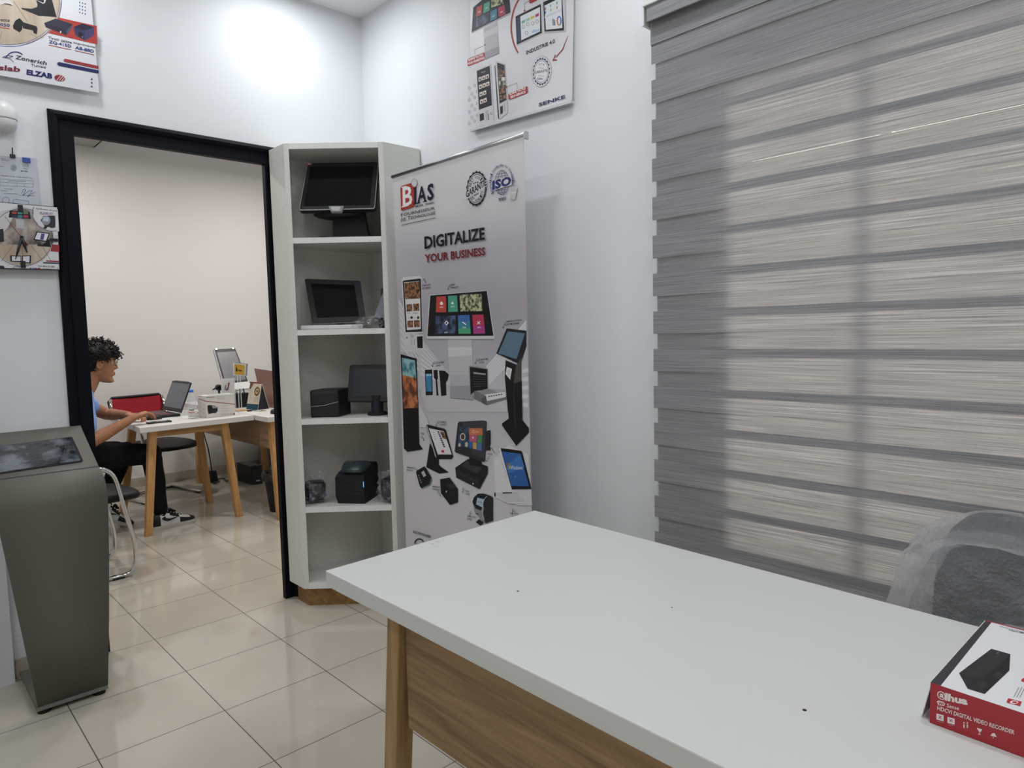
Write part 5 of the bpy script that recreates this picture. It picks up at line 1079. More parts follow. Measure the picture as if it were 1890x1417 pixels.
# gaming laptop
hl = HZ(308, 755, ZD+0.02); hr = HZ(333.5, 764.5, ZD+0.02)
hr = HZ(333, 763.0, ZD+0.02); hr.z = ZD; hdir = Vector((-0.03, 1.0, 0)).normalized(); hl = hr+hdir*0.40
fdir = Vector((-hdir.y, hdir.x, 0)); fdir = fdir if fdir.x < 0 else -fdir
lp = thing('laptop', 'open black laptop with red lit keyboard in front of the person', 'laptop', (hr+hl)/2)
b = slabq([hr, hl, hl+fdir*0.235, hr+fdir*0.235], 0.020, M_BLACK, 0.003); b.build('base', lp)
M_KEY = noisy(mat('red_black_keys', '#3a1518', 0.5), '#120a0b', '#7a2a2e', (60, 60, 60), 1, lo=0.45, hi=0.55)
zz = Vector((0, 0, 0.0203))
b = slabq([hr+hdir*0.03+fdir*0.05+zz, hl-hdir*0.03+fdir*0.05+zz, hl-hdir*0.03+fdir*0.145+zz, hr+hdir*0.03+fdir*0.145+zz], 0.0012, M_KEY)
b.build('keyboard', lp)
b = slabq([hr+hdir*0.13+fdir*0.165+zz, hr+hdir*0.23+fdir*0.165+zz, hr+hdir*0.23+fdir*0.235+zz, hr+hdir*0.13+fdir*0.235+zz], 0.0008, M_DGREY); b.build('touchpad', lp)
ld = (Vector((0, 0, 1))*0.93 - fdir*0.37).normalized(); ln = hdir.cross(ld).normalized(); ln = ln if ln.dot(fdir) > 0 else -ln
q = [hl+ld*0.245+zz, hr+ld*0.245+zz, hr+ld*0.006+zz, hl+ld*0.006+zz]
b = MB(); mid = (q[0]+q[1])/2+ld*0.008; b.prism([q[0], lerp(q[0], mid, 0.3)+ld*0.004, lerp(q[1], mid, 0.3)+ld*0.004, q[1], q[2], q[3]], -ln*0.008, M_BLACK, 0.002); b.build('lid', lp)
M_LCD = noisy(mat('dark_document_display', '#4c5158', 0.3, emit='#5a6068', es=0.22), '#3c4046', '#5c6169', (3, 40, 45), 3)
b = MB(); b.prism([p+ln*0.0008 for p in inset(q, 0.03, 0.03, 0.05, 0.12)], -ln*0.0005, M_LCD); P_ = None; b.build('display', lp)
# mouse and phone
ph = thing('smartphone', 'black smartphone lying flat at the near edge of the side desk', 'phone', HZ(292, 779, ZD))
q = [HZ(268, 785, ZD), HZ(318, 780.5, ZD), HZ(315, 775, ZD), HZ(272, 778.5, ZD)]
c = (q[0]+q[1]+q[2]+q[3])/4; ex = (q[1]-q[0]).normalized(); ey = Vector((-ex.y, ex.x, 0)); q = [c-ex*0.078-ey*0.037, c+ex*0.078-ey*0.037, c+ex*0.078+ey*0.037, c-ex*0.078+ey*0.037]
slabq(rounded(q, 0.012), 0.009, M_DGREY, 0.002).build('case', ph); slabq([lerp(p, c, 0.06)+Vector((0, 0, 0.009)) for p in rounded(q, 0.012)], 0.0005, M_SCREEN).build('screen', ph)
ms_c = HZ(285, 773, ZD+0.004); ms_c.z = ZD
mo = thing('computer_mouse', 'black computer mouse under the hand of the person', 'mouse', ms_c)
b = MB(rotz(ms_c, 0.1)); b.loft([[(0.055*k*math.cos(2*PI*i/16), 0.031*k*math.sin(2*PI*i/16), z) for i in range(16)] for z, k in [(0.0, 0.96), (0.008, 1.0), (0.02, 0.92), (0.03, 0.68), (0.034, 0.2)]], M_BLACK); b.build('shell', mo)
b = MB(rotz(ms_c, 0.1)); b.lathe([(0.008, -0.003), (0.008, 0.003)], (0.03, 0, 0.027), M_DGREY, 10, Matrix.Rotation(PI/2, 4, 'X')); b.build('wheel', mo)
# water bottle
wb = HZ(356, 772, ZD); bt = thing('water_bottle', 'small clear water bottle with blue cap beside the white carton', 'bottle', wb)
M_PET = mat('clear_bottle_plastic', '#dfe8ec', 0.06, spec=0.8, alpha=0.3)
s_ = (HY(352, 719, wb.y).z-ZD)/0.20
b = MB(); b.lathe([(r*s_, z*s_) for r, z in [(0.026, 0.0), (0.031, 0.004), (0.031, 0.05), (0.029, 0.055), (0.031, 0.06), (0.031, 0.08), (0.0285, 0.086), (0.031, 0.092), (0.0285, 0.1), (0.031, 0.107), (0.030, 0.125), (0.022, 0.155), (0.0125, 0.178), (0.0125, 0.185)]], wb, M_PET, 20); b.build('body', bt)
b = MB(); b.lathe([(r*s_, z*s_) for r, z in [(0.0318, 0.028), (0.0318, 0.058)]], wb, mat('bottle_label', '#dcd6d6', 0.4), 20)
P = None
b.build('label', bt)
lw = Vector((CAM[0]-wb.x, CAM[1]-wb.y, 0)).normalized(); P = Print(wb+lw*0.0335*s_, lw, (150, 600, 7.086)); P.poly([(1400, 1128), (1440, 1142), (1486, 1128), (1484, 1136), (1440, 1150), (1402, 1136)], '#a8262e'); 
P.line([(1404, 1118), (1420, 1100), (1430, 1120), (1445, 1100), (1450, 1122), (1466, 1098), (1478, 1118)], 7, '#2c2a30'); P.build('label_lettering', bt)
b = MB(); b.lathe([(0.0145*s_, 0.182*s_), (0.0145*s_, 0.198*s_), (0.013*s_, 0.2*s_)], wb, mat('blue_cap', '#2f7fd0', 0.35), 16); b.build('cap', bt)
# white product carton
k0, k1 = HZ(381.5, 771.5, ZD), HZ(434.5, 765.5, ZD); e = (k1-k0); Lc = e.length; e.normalize(); f = Vector((-e.y, e.x, 0)); hC = HY(377, 731, k0.y+0.0).z-ZD
ct = thing('product_carton', 'white carton with printed scanner picture and red stripe on the side desk', 'box', k0+e*Lc/2)
b = MB(); Q = [k0, k0+e*Lc, k0+e*Lc+f*0.13, k0+f*0.13]; b.prism(Q, (0, 0, hC), mat('white_carton', '#cfccc8', 0.5), 0.0015)
P = Print(k0+(-f)*0.0006, -f, (340, 630, 8.337), mb=b)
P.poly([(318, 912), (785, 962), (786, 972), (318, 922)], '#9a3038'); P.poly([(358, 985), (385, 978), (470, 985), (520, 1010), (525, 1060), (500, 1105), (440, 1100), (375, 1118), (360, 1060)], '#1c1c20'); P.poly([(425, 990), (480, 990), (510, 1015), (470, 1030), (440, 1030)], '#8a9098'); P.poly([(430, 1060), (495, 1050), (500, 1095), (445, 1095)], '#2a2c30'); P.ring(470, 1050, 45, 50, 9, '#c8c8c8', 18, -1.3, 1.4)
P.poly([(505, 830), (620, 842), (618, 896), (500, 885)], '#c3c0bb'); P.text('ELZAB', (345, 870), (470, 862), (345, 856), '#6a6462', 0.03)
for i in range(3): P.line([(560, 995+i*36), (680, 990+i*38)], 4, '#a8a4a0')
for i in range(4): P.ring(580+i*45, 1125-i*4, 10, 9, 3, '#8a8682', 10)
P.poly([(752, 1108), (782, 1104), (782, 1120), (752, 1124)], '#9a3038'); P.build('carton', ct)
b = MB(); P = Print(k0-e*0.0008, -e, (340, 630, 8.337), mb=b); P.poly([(226, 876), (318, 912), (318, 922), (226, 886)], '#9a3038')
for i in range(6): P.ring(255+(i % 2)*40, 950+i*30, 9, 10, 3, '#a08a88', 10)
P.text('LF1', (228, 850), (262, 860), (228, 828), '#9a4a4a', 0.01); b.build('side_print', ct)
hb = Vector((0, 0, hC)); b = MB(); b.prism([k0+e*Lc*0.25+f*0.03+hb, k0+e*Lc*0.8+f*0.03+hb, k0+e*Lc*0.8+f*0.09+hb, k0+e*Lc*0.25+f*0.09+hb], (0, 0, 0.003), mat('clear_label', '#b9bdc2', 0.3)); b.build('top_label', ct)
# tilted display on a stand
yM = 2.62
q = planar([HY(394, 643, yM+0.20), HY(434.5, 641, yM+0.20), HY(459, 703, yM), HY(412, 708, yM)]); n = qn(q)
mt = thing('tilted_monitor', 'tilted grey screened monitor with silver edges on the far end of the back desk', 'monitor', (0.25, 2.75, ZD))
b = MB(); lowq = [q[0], q[1], q[2]+(q[2]-q[1])*0.2, q[3]+(q[3]-q[0])*0.2]; b.prism([p-n*0.003 for p in rounded(lowq, 0.012)], -n*0.03, M_SILVER, 0.004); b.build('housing', mt)
b = MB(); b.prism(inset(q, 0.035, 0.03, 0.02, 0.0), -n*0.004, M_BLACK); b.build('bezel', mt)
glass(inset(q, 0.10, 0.08, 0.115, 0.05), noisy(mat('grey_display', '#6d6e70', 0.35, emit='#6d6e70', es=0.12), '#66676a', '#77787a', (4, 4, 4), 2)).build('display', mt)
b = MB(); b.prism([lowq[3]+(q[3]-lowq[3])*0.95+n*0.001, lowq[2]+(q[2]-lowq[2])*0.95+n*0.001, lowq[2]+n*0.001, lowq[3]+n*0.001], -n*0.004, M_WPL, 0.001); b.build('lower_bezel', mt)
for u in (0.06, 0.82):
    b = MB(); a = lerp(q[0], q[1], u); b.prism([a, a+(q[1]-q[0])*0.1, a+(q[1]-q[0])*0.1+(q[3]-q[0])*0.06, a+(q[3]-q[0])*0.06], n*0.006, M_SILVER, 0.001); b.build('corner_clip', mt)
b = MB(); c = (q[0]+q[1]+q[2]+q[3])/4-n*0.03; cb_ = Vector((q[3].x+0.10, yM+0.16, ZD+0.012)); b.tube([c, Vector((cb_.x-0.02, c.y+0.02, ZD+0.12)), cb_], 0.022, M_GREY, 10); b.build('stand_arm', mt)
b = MB(); b.box((cb_.x-0.11, cb_.y-0.12, ZD), (cb_.x+0.11, cb_.y+0.09, ZD+0.014), M_GREY, 0.004); b.build('stand_base', mt)
# rose laptop seen from behind
r0, r1 = HZ(478, 728, ZD+0.02), HZ(515, 733, ZD+0.02)
xL = 0.42
q = planar([HX(469, 679.5, xL), HX(503, 684.5, xL), HX(514, 731, xL-0.06), HX(482, 724, xL-0.06)])
q[2].z = q[3].z = ZD+0.02
la = thing('laptop', 'rose brown laptop seen from behind on the long back desk', 'laptop', (xL+0.05, 2.25, ZD))
ex = (q[2]-q[3]); ex.z = 0; ex.normalize(); up_ = ((q[0]+q[1])/2-(q[2]+q[3])/2); n = ex.cross(up_).normalized(); n = n if n.x < 0 else -n
M_ROSE = mat('rose_brown_metal', '#8a675a', 0.4, 0.3)
b = MB(); b.prism(rounded(q, 0.008), -n*0.006, M_ROSE, 0.0015); b.build('lid', la)
b = MB(); c = lerp(lerp(q[0], q[3], 0.62), lerp(q[1], q[2], 0.62), 0.86); b.prism([c-ex*0.022, c+ex*0.022, c+ex*0.02+up_*0.03, c-ex*0.02+up_*0.03], n*0.0015, M_SILVER); b.build('badge', la)
b = MB(); g = Vector((0, 0, -0.02)); fw = Vector((0.22, 0.05, 0)); b.prism([q[3]+g, q[2]+g, q[2]+g+fw, q[3]+g+fw], (0, 0, 0.017), M_ROSE, 0.003); b.build('base', la)
# desk calendar
ca = [HZ(456.5, 754, ZD), HZ(477, 756.5, ZD)]
ca[0] = Vector((0.185, 2.26, ZD)); ca[1] = Vector((0.215, 2.105, ZD))
ce = (ca[1]-ca[0]).normalized(); cn_ = Vector((-ce.y, ce.x, 0)); cn_ = cn_ if cn_.x > 0 else -cn_
cw = (ca[1]-ca[0]).length; apx = Vector((0, 0, 0.215))+cn_*0.05
cl_ = thing('desk_calendar', 'standing tent calendar with dish photo on the back desk', 'calendar', (ca[0]+ca[1])/2+cn_*0.05)
M_CAL = mat('calendar_card', '#cbc2b2', 0.5); M_CALD = mat('dark_calendar_back', '#14181f', 0.5)
b = MB(); f0 = [ca[0]+apx, ca[1]+apx, ca[1], ca[0]]; b.prism(f0, cn_*0.003, M_CAL)
cnn = (f0[1]-f0[0]).cross(f0[3]-f0[0]).normalized(); cnn = cnn if cnn.x < 0 else -cnn
def cpt(u, v, k=1): return quadpt(f0, u, v)+cnn*0.0004*k
def cpoly(pts, c, k=1): b.poly([cpt(u, v, k) for u, v in pts], ink(c) if isinstance(c, str) else c)
cpoly([(0, 0.80), (1, 0.80), (1, 1), (0, 1)], '#24485c'); cpoly([(0, 0), (1, 0), (1, 0.035), (0, 0.035)], '#8a4a44')
cpoly([(0.72+0.24*math.cos(a), 0.33+0.17*math.sin(a)) for a in [2*PI*i/24 for i in range(24)]], PH_FOOD); cpoly([(0.72+0.14*math.cos(a), 0.32+0.1*math.sin(a)) for a in [2*PI*i/20 for i in range(20)]], '#c9b48a', 2); cpoly([(0.72+0.06*math.cos(a), 0.32+0.045*math.sin(a)) for a in [2*PI*i/16 for i in range(16)]], '#3a2a20', 3)
cpoly([(0.02, 0.04), (0.3, 0.04), (0.24, 0.14), (0.1, 0.24), (0.02, 0.26)], PH_FOOD)
for i in range(4): cpoly([(0.5, 0.56+i*0.05), (0.95, 0.56+i*0.05), (0.95, 0.572+i*0.05), (0.5, 0.572+i*0.05)], '#9a9080')
b.build('front_page', cl_)
b = MB(); bk = cn_*0.105; b.prism([ca[0]+apx, ca[1]+apx, ca[1]+bk, ca[0]+bk], cn_*0.003, M_CAL); b.build('back_page', cl_)
b = MB(); b.prism([ca[1]+apx*0.99-ce*0.004, ca[1]+cn_*0.004-ce*0.004, ca[1]+bk-ce*0.004], ce*0.002, M_CALD); b.build('side_gusset', cl_)
b = MB(); b.tube([ca[0]+apx, ca[1]+apx], 0.005, mat('red_binding', '#7a3a38', 0.5), 8); b.build('binding', cl_)
# yellow sign on acrylic posts
sb = HZ(446, 756, ZD); sb = Vector((0.10, 2.16, ZD)); 
sgn = thing('table_sign', 'small yellow sign in acrylic holder standing on the back desk', 'sign', sb)
b = MB(); b.box((sb.x-0.045, sb.y-0.05, ZD), (sb.x+0.045, sb.y+0.05, ZD+0.008), mat('pale_wood_foot', '#b79d74', 0.5), 0.002); b.build('foot', sgn)
ytop = HY(446, 694, sb.y).z
for dx in (-0.010, 0.010):
    b = MB(); b.tube([(sb.x+dx, sb.y, ZD+0.008), (sb.x+dx, sb.y, ytop+0.02)], 0.004, M_ACRYL, 8); b.build('post', sgn)
q = [HY(430, 669, sb.y-0.006), HY(454.5, 671.5, sb.y-0.006), HY(453, 694, sb.y-0.006), HY(431, 692.5, sb.y-0.006)]
b = MB(); b.prism(q, (0, 0.003, 0), M_ACRYL); b.build('holder', sgn)
b = MB(); q2 = inset(q, 0.1, 0.12, 0.12, 0.08); b.prism([p+Vector((0, -0.002, 0)) for p in q2], (0, 0.0015, 0), mat('yellow_card', '#b8912a', 0.5))
P = Print((0, sb.y-0.0085, 0), (0, -1, 0), (340, 630, 8.337), mb=b); P.poly([(795, 400), (806, 378), (812, 420), (822, 430), (818, 456), (805, 466), (794, 450)], '#1d1712'); P.text('ckps', (826, 462), (888, 466), (826, 428), '#1d1712', 0.05); b.build('card', sgn)
b = MB(); b.prism([p+Vector((0.026, 0.03, 0.0)) for p in q], (0, 0.003, 0), mat('grey_acrylic_card', '#8a878a', 0.3, alpha=0.7)); b.build('rear_card', sgn)
# card holder, pen cup, camera, keys, pens, mouse, papers
c = Vector((0.085, 2.36, ZD)); tt = thing('leaflet_holder', 'clear holder of white leaflets in front of the tilted monitor', 'holder', c)
zt = HY(425, 700, c.y).z
b = MB(rotz(c, -0.15)); b.prism([(-0.045, 0.0, 0), (0.05, 0.0, 0), (0.05, 0.03, 0), (-0.045, 0.03, 0)], (0, 0, zt-ZD), mat('white_leaflets', '#d4d2cf', 0.5)); b.build('leaflets', tt)
b = MB(rotz(c, -0.15)); b.prism([(-0.05, -0.008, 0), (0.055, -0.008, 0), (0.055, -0.004, 0), (-0.05, -0.004, 0)], (0, 0, zt-ZD+0.012), M_ACRYL); b.build('front_sheet', tt)
b = MB(); P = Print((c.x, c.y-0.02, 0), (0.15, -1, 0), (340, 630, 8.337), mb=b); P.text('BIAS', (640, 750), (648, 670), (618, 748), '#24203a', 0.04); P.poly([(672, 640), (700, 630), (692, 690), (686, 760), (676, 700)], '#7a2a2e'); P.poly([(640, 752), (668, 690), (668, 755)], '#24203a'); b.build('print', tt)
c = Vector((0.10, 2.30, ZD)); 
c = Vector((0.22, 2.46, ZD)); tt = thing('pen_cup', 'black square desk organiser behind the white carton', 'organiser', c)
b = MB(); b.prism([(c.x-0.14, c.y-0.05, ZD), (c.x+0.06, c.y-0.05, ZD), (c.x+0.06, c.y+0.05, ZD), (c.x-0.14, c.y+0.05, ZD)], (0, 0, 0.12), M_BLACK, 0.004); b.build('body', tt)
for i in range(5):
    b = MB(); x = c.x-0.1+i*0.035; b.tube([(x, c.y, ZD+0.10), (x+0.01-0.006*i, c.y-0.01, ZD+0.155)], 0.0045, [M_GREY, M_BLACK, M_SILVER, M_BLACK, M_DGREY][i], 6); b.build('pen', tt)
c = HZ(402, 712, ZD); c = Vector((0.085, 2.56, ZD)); zt = HY(405, 715, c.y).z
tt = thing('webcam', 'small black round webcam device beside the tilted monitor foot', 'camera', c)
b = MB(); b.lathe([(0.035, 0), (0.035, 0.006), (0.008, 0.01), (0.008, zt-ZD-0.01)], c, M_BLACK, 14); b.build('stand', tt)
b = MB(); b.lathe([(0.016, -0.025), (0.026, -0.018), (0.026, 0.016), (0.018, 0.024)], (c.x, c.y, zt), M_BLACK, 16, Matrix.Rotation(PI/2, 4, 'X')); b.lathe([(0.02, 0), (0.02, 0.002)], (c.x, c.y-0.026, zt), M_SCREEN, 14, Matrix.Rotation(PI/2, 4, 'X')); b.build('head', tt)
b = MB(); b.tube([(c.x-0.02, c.y, zt), (c.x-0.055, c.y-0.01, zt-0.015)], [0.010, 0.004], M_BLACK, 8); b.build('clip', tt)
c = HZ(480, 758.5, ZD+0.003); tt = thing('key_bunch', 'bunch of keys with white tag in front of the tent calendar', 'keys', c)
for i in range(4):
    a = 0.2+i*0.55; b = MB(rotz(c, a)); b.box((0.006, -0.003, -0.002-0.0008+0.0012*i), (0.042, 0.003, 0.0+0.0012*i), mat('brass', '#a8935a', 0.3, 0.9)); b.lathe([(0.010, -0.001+0.0012*i), (0.010, 0.001+0.0012*i)], (0.045, 0, 0), mat('brass', '#a8935a', 0.3, 0.9), 10); b.build('key', tt)
b = MB(rotz(c, 2.4)); b.box((0.0, -0.007, -0.0015), (0.06, 0.007, 0.004), M_WPL, 0.001); b.build('tag', tt)
c = HZ(464.5, 758.5, ZD); b = MB(rotz(c, 0.1)); b.box((-0.035, -0.013, 0), (0.035, 0.013, 0.012), M_DGREY, 0.004); b.box((-0.01, -0.0135, 0.003), (0.03, -0.0128, 0.009), mat('blue_stripe', '#3a5a8a', 0.4)); b.box((-0.034, -0.01, 0.011), (-0.012, 0.01, 0.0128), mat('red_tip', '#8a3030', 0.4)); tag(b.build('lighter'), 'small dark pocket device with blue stripe and red tip beside the keys', 'gadget')
c = Vector((0.175, 1.76, ZD)); c = HZ(507, 763, ZD); b = MB(rotz(c, 1.4)); b.loft([[(0.055*k*math.cos(2*PI*i/14), 0.031*k*math.sin(2*PI*i/14), z) for i in range(14)] for z, k in [(0.0, 0.96), (0.01, 1.0), (0.022, 0.9), (0.032, 0.6), (0.035, 0.15)]], M_BLACK); tag(b.build('computer_mouse'), 'black computer mouse at the near end of the long back desk', 'mouse')
c = HZ(505, 742, ZD); tt = thing('paper_stack', 'loose white papers and folder before the rose brown laptop', 'papers', c)
for i in range(3):
    b = MB(rotz(c+Vector((0.02*i, 0.01*i, 0)), 0.15*i+0.1)); b.box((-0.08, -0.1, 0.004*i), (0.09, 0.1, 0.004*i+0.0035), [M_WPL, M_GREY, M_WPL][i]); b.build('sheet', tt)
b = MB(); b.tube([c+Vector((-0.1, -0.03, 0.014)), c+Vector((-0.02, 0.08, 0.018))], 0.0035, M_BLACK, 6); tag(b.build('pen'), 'black pen lying on the loose papers of the back desk', 'pen')
b = MB(); pts = [HZ(x, y, ZD+0.004) for x, y in [(325, 772), (336, 771), (346, 768.5), (341, 764), (333, 766)]]; 
b.tube(bend([Vector((-0.31, 2.10, ZD+0.004)), Vector((-0.26, 2.04, ZD+0.004)), Vector((-0.21, 2.12, ZD+0.004)), Vector((-0.18, 2.3, ZD+0.004)), Vector((-0.2, 2.45, ZD+0.004))], 0.05), 0.003, M_BLACK, 6); tag(b.build('power_cable'), 'black laptop cable curling on the side desk behind the bottle', 'cable')
# under the desks: UPS, bin, adapter, cables, drawer unit
c = Vector((0.40, 2.98, 0)); up = thing('ups_unit', 'black box power backup unit on the floor under the back desk', 'power unit', c)
f1, f2 = HZ(464.4, 894.8, 0), HZ(481.5, 891, 0); e = (f2-f1); e.z = 0; w_ = max(0.10, e.length); e = Vector((0.97, -0.22, 0)).normalized(); g = Vector((-e.y, e.x, 0))
hU = hp(464.4, 860, f1, (CF.x, CF.y, 0)).z
b = MB(); g2 = (HZ(437, 886, 0)-f1); g2.z = 0; g2 = g2.normalized()*0.30
b.prism([f1, f1+e*w_, f1+e*w_+g2, f1+g2], (0, 0, hU), M_BLACK, 0.006); b.build('housing', up)
b = MB(); fn = Vector((e.y, -e.x, 0)); fn = fn if fn.y < 0 else -fn
b.prism([f1+e*w_*0.15+fn*0.0008+Vector((0, 0, hU*0.80)), f1+e*w_*0.85+fn*0.0008+Vector((0, 0, hU*0.80)), f1+e*w_*0.85+fn*0.0008+Vector((0, 0, hU*0.88)), f1+e*w_*0.15+fn*0.0008+Vector((0, 0, hU*0.88))], fn*0.002, M_SCREEN); b.build('front_panel', up)
b = MB(); b.prism([f1+e*w_*0.4+fn*0.0008+Vector((0, 0, hU*0.16)), f1+e*w_*0.75+fn*0.0008+Vector((0, 0, hU*0.16)), f1+e*w_*0.75+fn*0.0008+Vector((0, 0, hU*0.22)), f1+e*w_*0.4+fn*0.0008+Vector((0, 0, hU*0.22))], fn*0.002, M_SILVER); b.build('badge', up)
bc = Vector((0.21, 1.74, 0)); wb_ = thing('waste_bin', 'black waste bin lined with shiny black bag under the back desk', 'bin', bc)
M_BAG = bumpy(mat('shiny_black_bag', '#101013', 0.15, spec=0.9), 'ShaderNodeTexNoise', 40, 1.0, 0.02)
b = MB(); b.lathe([(0.085, 0.0), (0.088, 0.01), (0.12, 0.29), (0.115, 0.29), (0.084, 0.015)], bc, bumpy(mat('black_mesh_bin', '#131316', 0.5), 'ShaderNodeTexVoronoi', 120, 0.4), 24); b.build('body', wb_)
b = MB(); rings = []
for i, (r, z) in enumerate([(0.112, 0.235), (0.128, 0.25), (0.131, 0.285), (0.125, 0.305), (0.105, 0.30), (0.095, 0.24)]): rings.append([(bc.x+r*(1+0.06*math.sin(7*a+i))*math.cos(a), bc.y+r*(1+0.06*math.sin(7*a+i))*math.sin(a), z+0.014*math.sin(5*a+i*2)+0.008*math.sin(11*a)) for a in [2*PI*k/36 for k in range(36)]])
b.loft(rings, M_BAG, cap=False, smooth=False); b.build('bag', wb_)
c = HZ(392, 889, 0); b = MB(rotz(c, 0.5)); b.loft([[(-0.045, -0.03, 0), (0.045, -0.03, 0), (0.045, 0.03, 0), (-0.045, 0.03, 0)], [(-0.03, -0.02, 0.11), (0.035, -0.02, 0.10), (0.035, 0.02, 0.10), (-0.03, 0.02, 0.11)]], M_BLACK, smooth=False); tag(b.build('power_adapter'), 'black power adapter block on the floor below the side desk', 'adapter')
b = MB(); b.tube(bend([c+Vector((0, 0, 0.1)), c+Vector((-0.01, 0.02, 0.3)), Vector((0.0, 2.75, 0.55)), Vector((0.02, 2.7, 0.71))], 0.1), 0.005, M_BLACK, 6); tag(b.build('hanging_cable'), 'black cable hanging from the back desk down to the adapter', 'cable')
b = MB(); b.tube(bend([c+Vector((0.05, -0.05, 0.006)), HZ(393, 893, 0.006), HZ(400, 884, 0.006), HZ(413, 882, 0.006), HZ(418, 888, 0.006), HZ(424, 885, 0.006), HZ(432, 884, 0.006)], 0.06), 0.005, M_BLACK, 6); tag(b.build('floor_cable'), 'black cable lying on the floor between adapter and power unit', 'cable')
dw = thing('drawer_unit', 'grey drawer cabinet standing behind the waste bin by the far wall', 'cabinet', (0.98, 3.3, 0))
b = MB(); b.box((0.80, 3.02, 0.0), (1.2, 3.5, 0.46), mat('grey_laminate', '#8d8986', 0.5), 0.003); b.build('carcass', dw)
for i in range(3):
    b = MB(); b.box((0.785, 3.03, 0.03+i*0.145), (0.80, 3.49, 0.165+i*0.145), mat('grey_laminate', '#8d8986', 0.5), 0.002); b.build('drawer', dw)
#SECTION person
# ================================================================== the person at the laptop
M_SKIN = noisy(mat('skin', '#a9775a', 0.55, spec=0.35), '#9c6c50', '#b07f61', (30, 30, 30), 3)
M_HAIR = noisy(mat('black_curly_hair', '#0e0c0c', 0.5, spec=0.4), '#090808', '#1a1615', (60, 60, 60), 2)
M_TEE = noisy(mat('light_blue_cotton', '#8fb0e6', 0.85), '#7f9fe0', '#94b0ea', (40, 40, 40), 3, 0.2, 0.002)
M_TRO = noisy(mat('black_cotton', '#0f0f12', 0.85, spec=0.2), '#0c0c0f', '#151519', (40, 40, 40), 3, 0.2, 0.002)
def solidify_union(o, voxel, it=4, fac=0.5, mats=None):
    r = o.modifiers.new('r', 'REMESH'); r.mode = 'VOXEL'; r.voxel_size = voxel
    s_ = o.modifiers.new('s', 'SMOOTH'); s_.iterations = it; s_.factor = fac
    dg = bpy.context.evaluated_depsgraph_get(); me = bpy.data.meshes.new_from_object(o.evaluated_get(dg))
    old = o.data; ms_ = list(old.materials); o.modifiers.clear(); o.data = me; me.name = old.name+'_union'; bpy.data.meshes.remove(old)
    me.materials.clear()
    for m in ms_[:1]: me.materials.append(m)
    for p in me.polygons: p.use_smooth = True; p.material_index = 0
    return o
def wrinkle(o, amp, a, b_, c):
    me = o.data; P_ = [v.co.copy() for v in me.vertices]; N_ = [v.normal.copy() for v in me.vertices]; out = []
    for p, q in zip(P_, N_): out += list(p+q*amp*noise.noise(Vector((p.x*a, p.y*b_, p.z*c))))
    me.vertices.foreach_set('co', out); me.update()
def limb(b, pts, rs, m, n=14):
    pts = [Vector(p) for p in pts]; P_ = []; R_ = []
    for i in range(len(pts)-1):
        for k in range(4): t = k/4; P_.append(lerp(pts[i], pts[i+1], t)); R_.append(rs[i]+(rs[i+1]-rs[i])*t)
    P_.append(pts[-1]); R_.append(rs[-1]); b.tube(P_, R_, m, n)
    for p, r in zip(pts, rs): b.ball(p, r*0.99, m, 10)
HM = Matrix.Translation((-0.888, 2.06, 1.165)) @ Matrix.Rotation(-0.10, 4, 'Z') @ Matrix.Rotation(math.radians(7), 4, 'Y')
LV = [(-0.113, 0.074, 0.030, 0.018), (-0.108, 0.086, 0.010, 0.030), (-0.098, 0.091, -0.015, 0.038), (-0.085, 0.088, -0.038, 0.046), (-0.070, 0.085, -0.05, 0.052), (-0.055, 0.090, -0.058, 0.057), (-0.035, 0.088, -0.067, 0.062),
      (-0.012, 0.085, -0.08, 0.067), (0.012, 0.082, -0.09, 0.070), (0.032, 0.081, -0.095, 0.072), (0.048, 0.090, -0.097, 0.073), (0.072, 0.088, -0.097, 0.073), (0.093, 0.076, -0.09, 0.068), (0.109, 0.052, -0.07, 0.052), (0.119, 0.02, -0.035, 0.025)]
def interp(z):
    for a, c in zip(LV[:-1], LV[1:]):
        if a[0] <= z <= c[0]: t = (z-a[0])/(c[0]-a[0]); return [a[i]+(c[i]-a[i])*t for i in (1, 2, 3)]
    return LV[-1][1:] if z > 0 else LV[0][1:]
def gauss(x, m, s_): return math.exp(-((x-m)/s_)**2)
b = MB(HM); rings = []; NZ, NA = 60, 64
for i in range(NZ+1):
    z = -0.113+0.232*i/NZ; xf, xb, w = interp(z); cx = 0.0 if z > -0.06 else (xf+xb)/2*min(1, (-0.06-z)/0.03); ring = []
    for k in range(NA):
        a = 2*PI*k/NA; c, s_ = math.cos(a), math.sin(a)
        x = cx+((xf-cx) if c > 0 else (cx-xb))*math.copysign(abs(c)**0.82, c); y = w*math.copysign(abs(s_)**0.88, s_)
        if c > 0:
            fz = 0.008*gauss(z, 0.036, 0.012)+0.020*gauss(z, 0.014, 0.014)+0.028*gauss(z, -0.006, 0.012)
            x += fz*gauss(y, 0, 0.013+0.006*gauss(z, -0.008, 0.01))
            x += 0.008*(gauss(z, -0.041, 0.006)+0.9*gauss(z, -0.055, 0.007))*gauss(y, 0, 0.02)
            x -= 0.005*gauss(z, -0.0485, 0.0035)*gauss(y, 0, 0.02)+0.004*gauss(z, -0.072, 0.008)*gauss(y, 0, 0.03)
            x -= 0.012*gauss(z, 0.03, 0.012)*gauss(abs(y), 0.032, 0.017)
            x += 0.004*gauss(z, -0.1, 0.012)*gauss(y, 0, 0.022)
        ring.append((x, y, z))
    rings.append(ring)
b.loft(rings, M_SKIN)
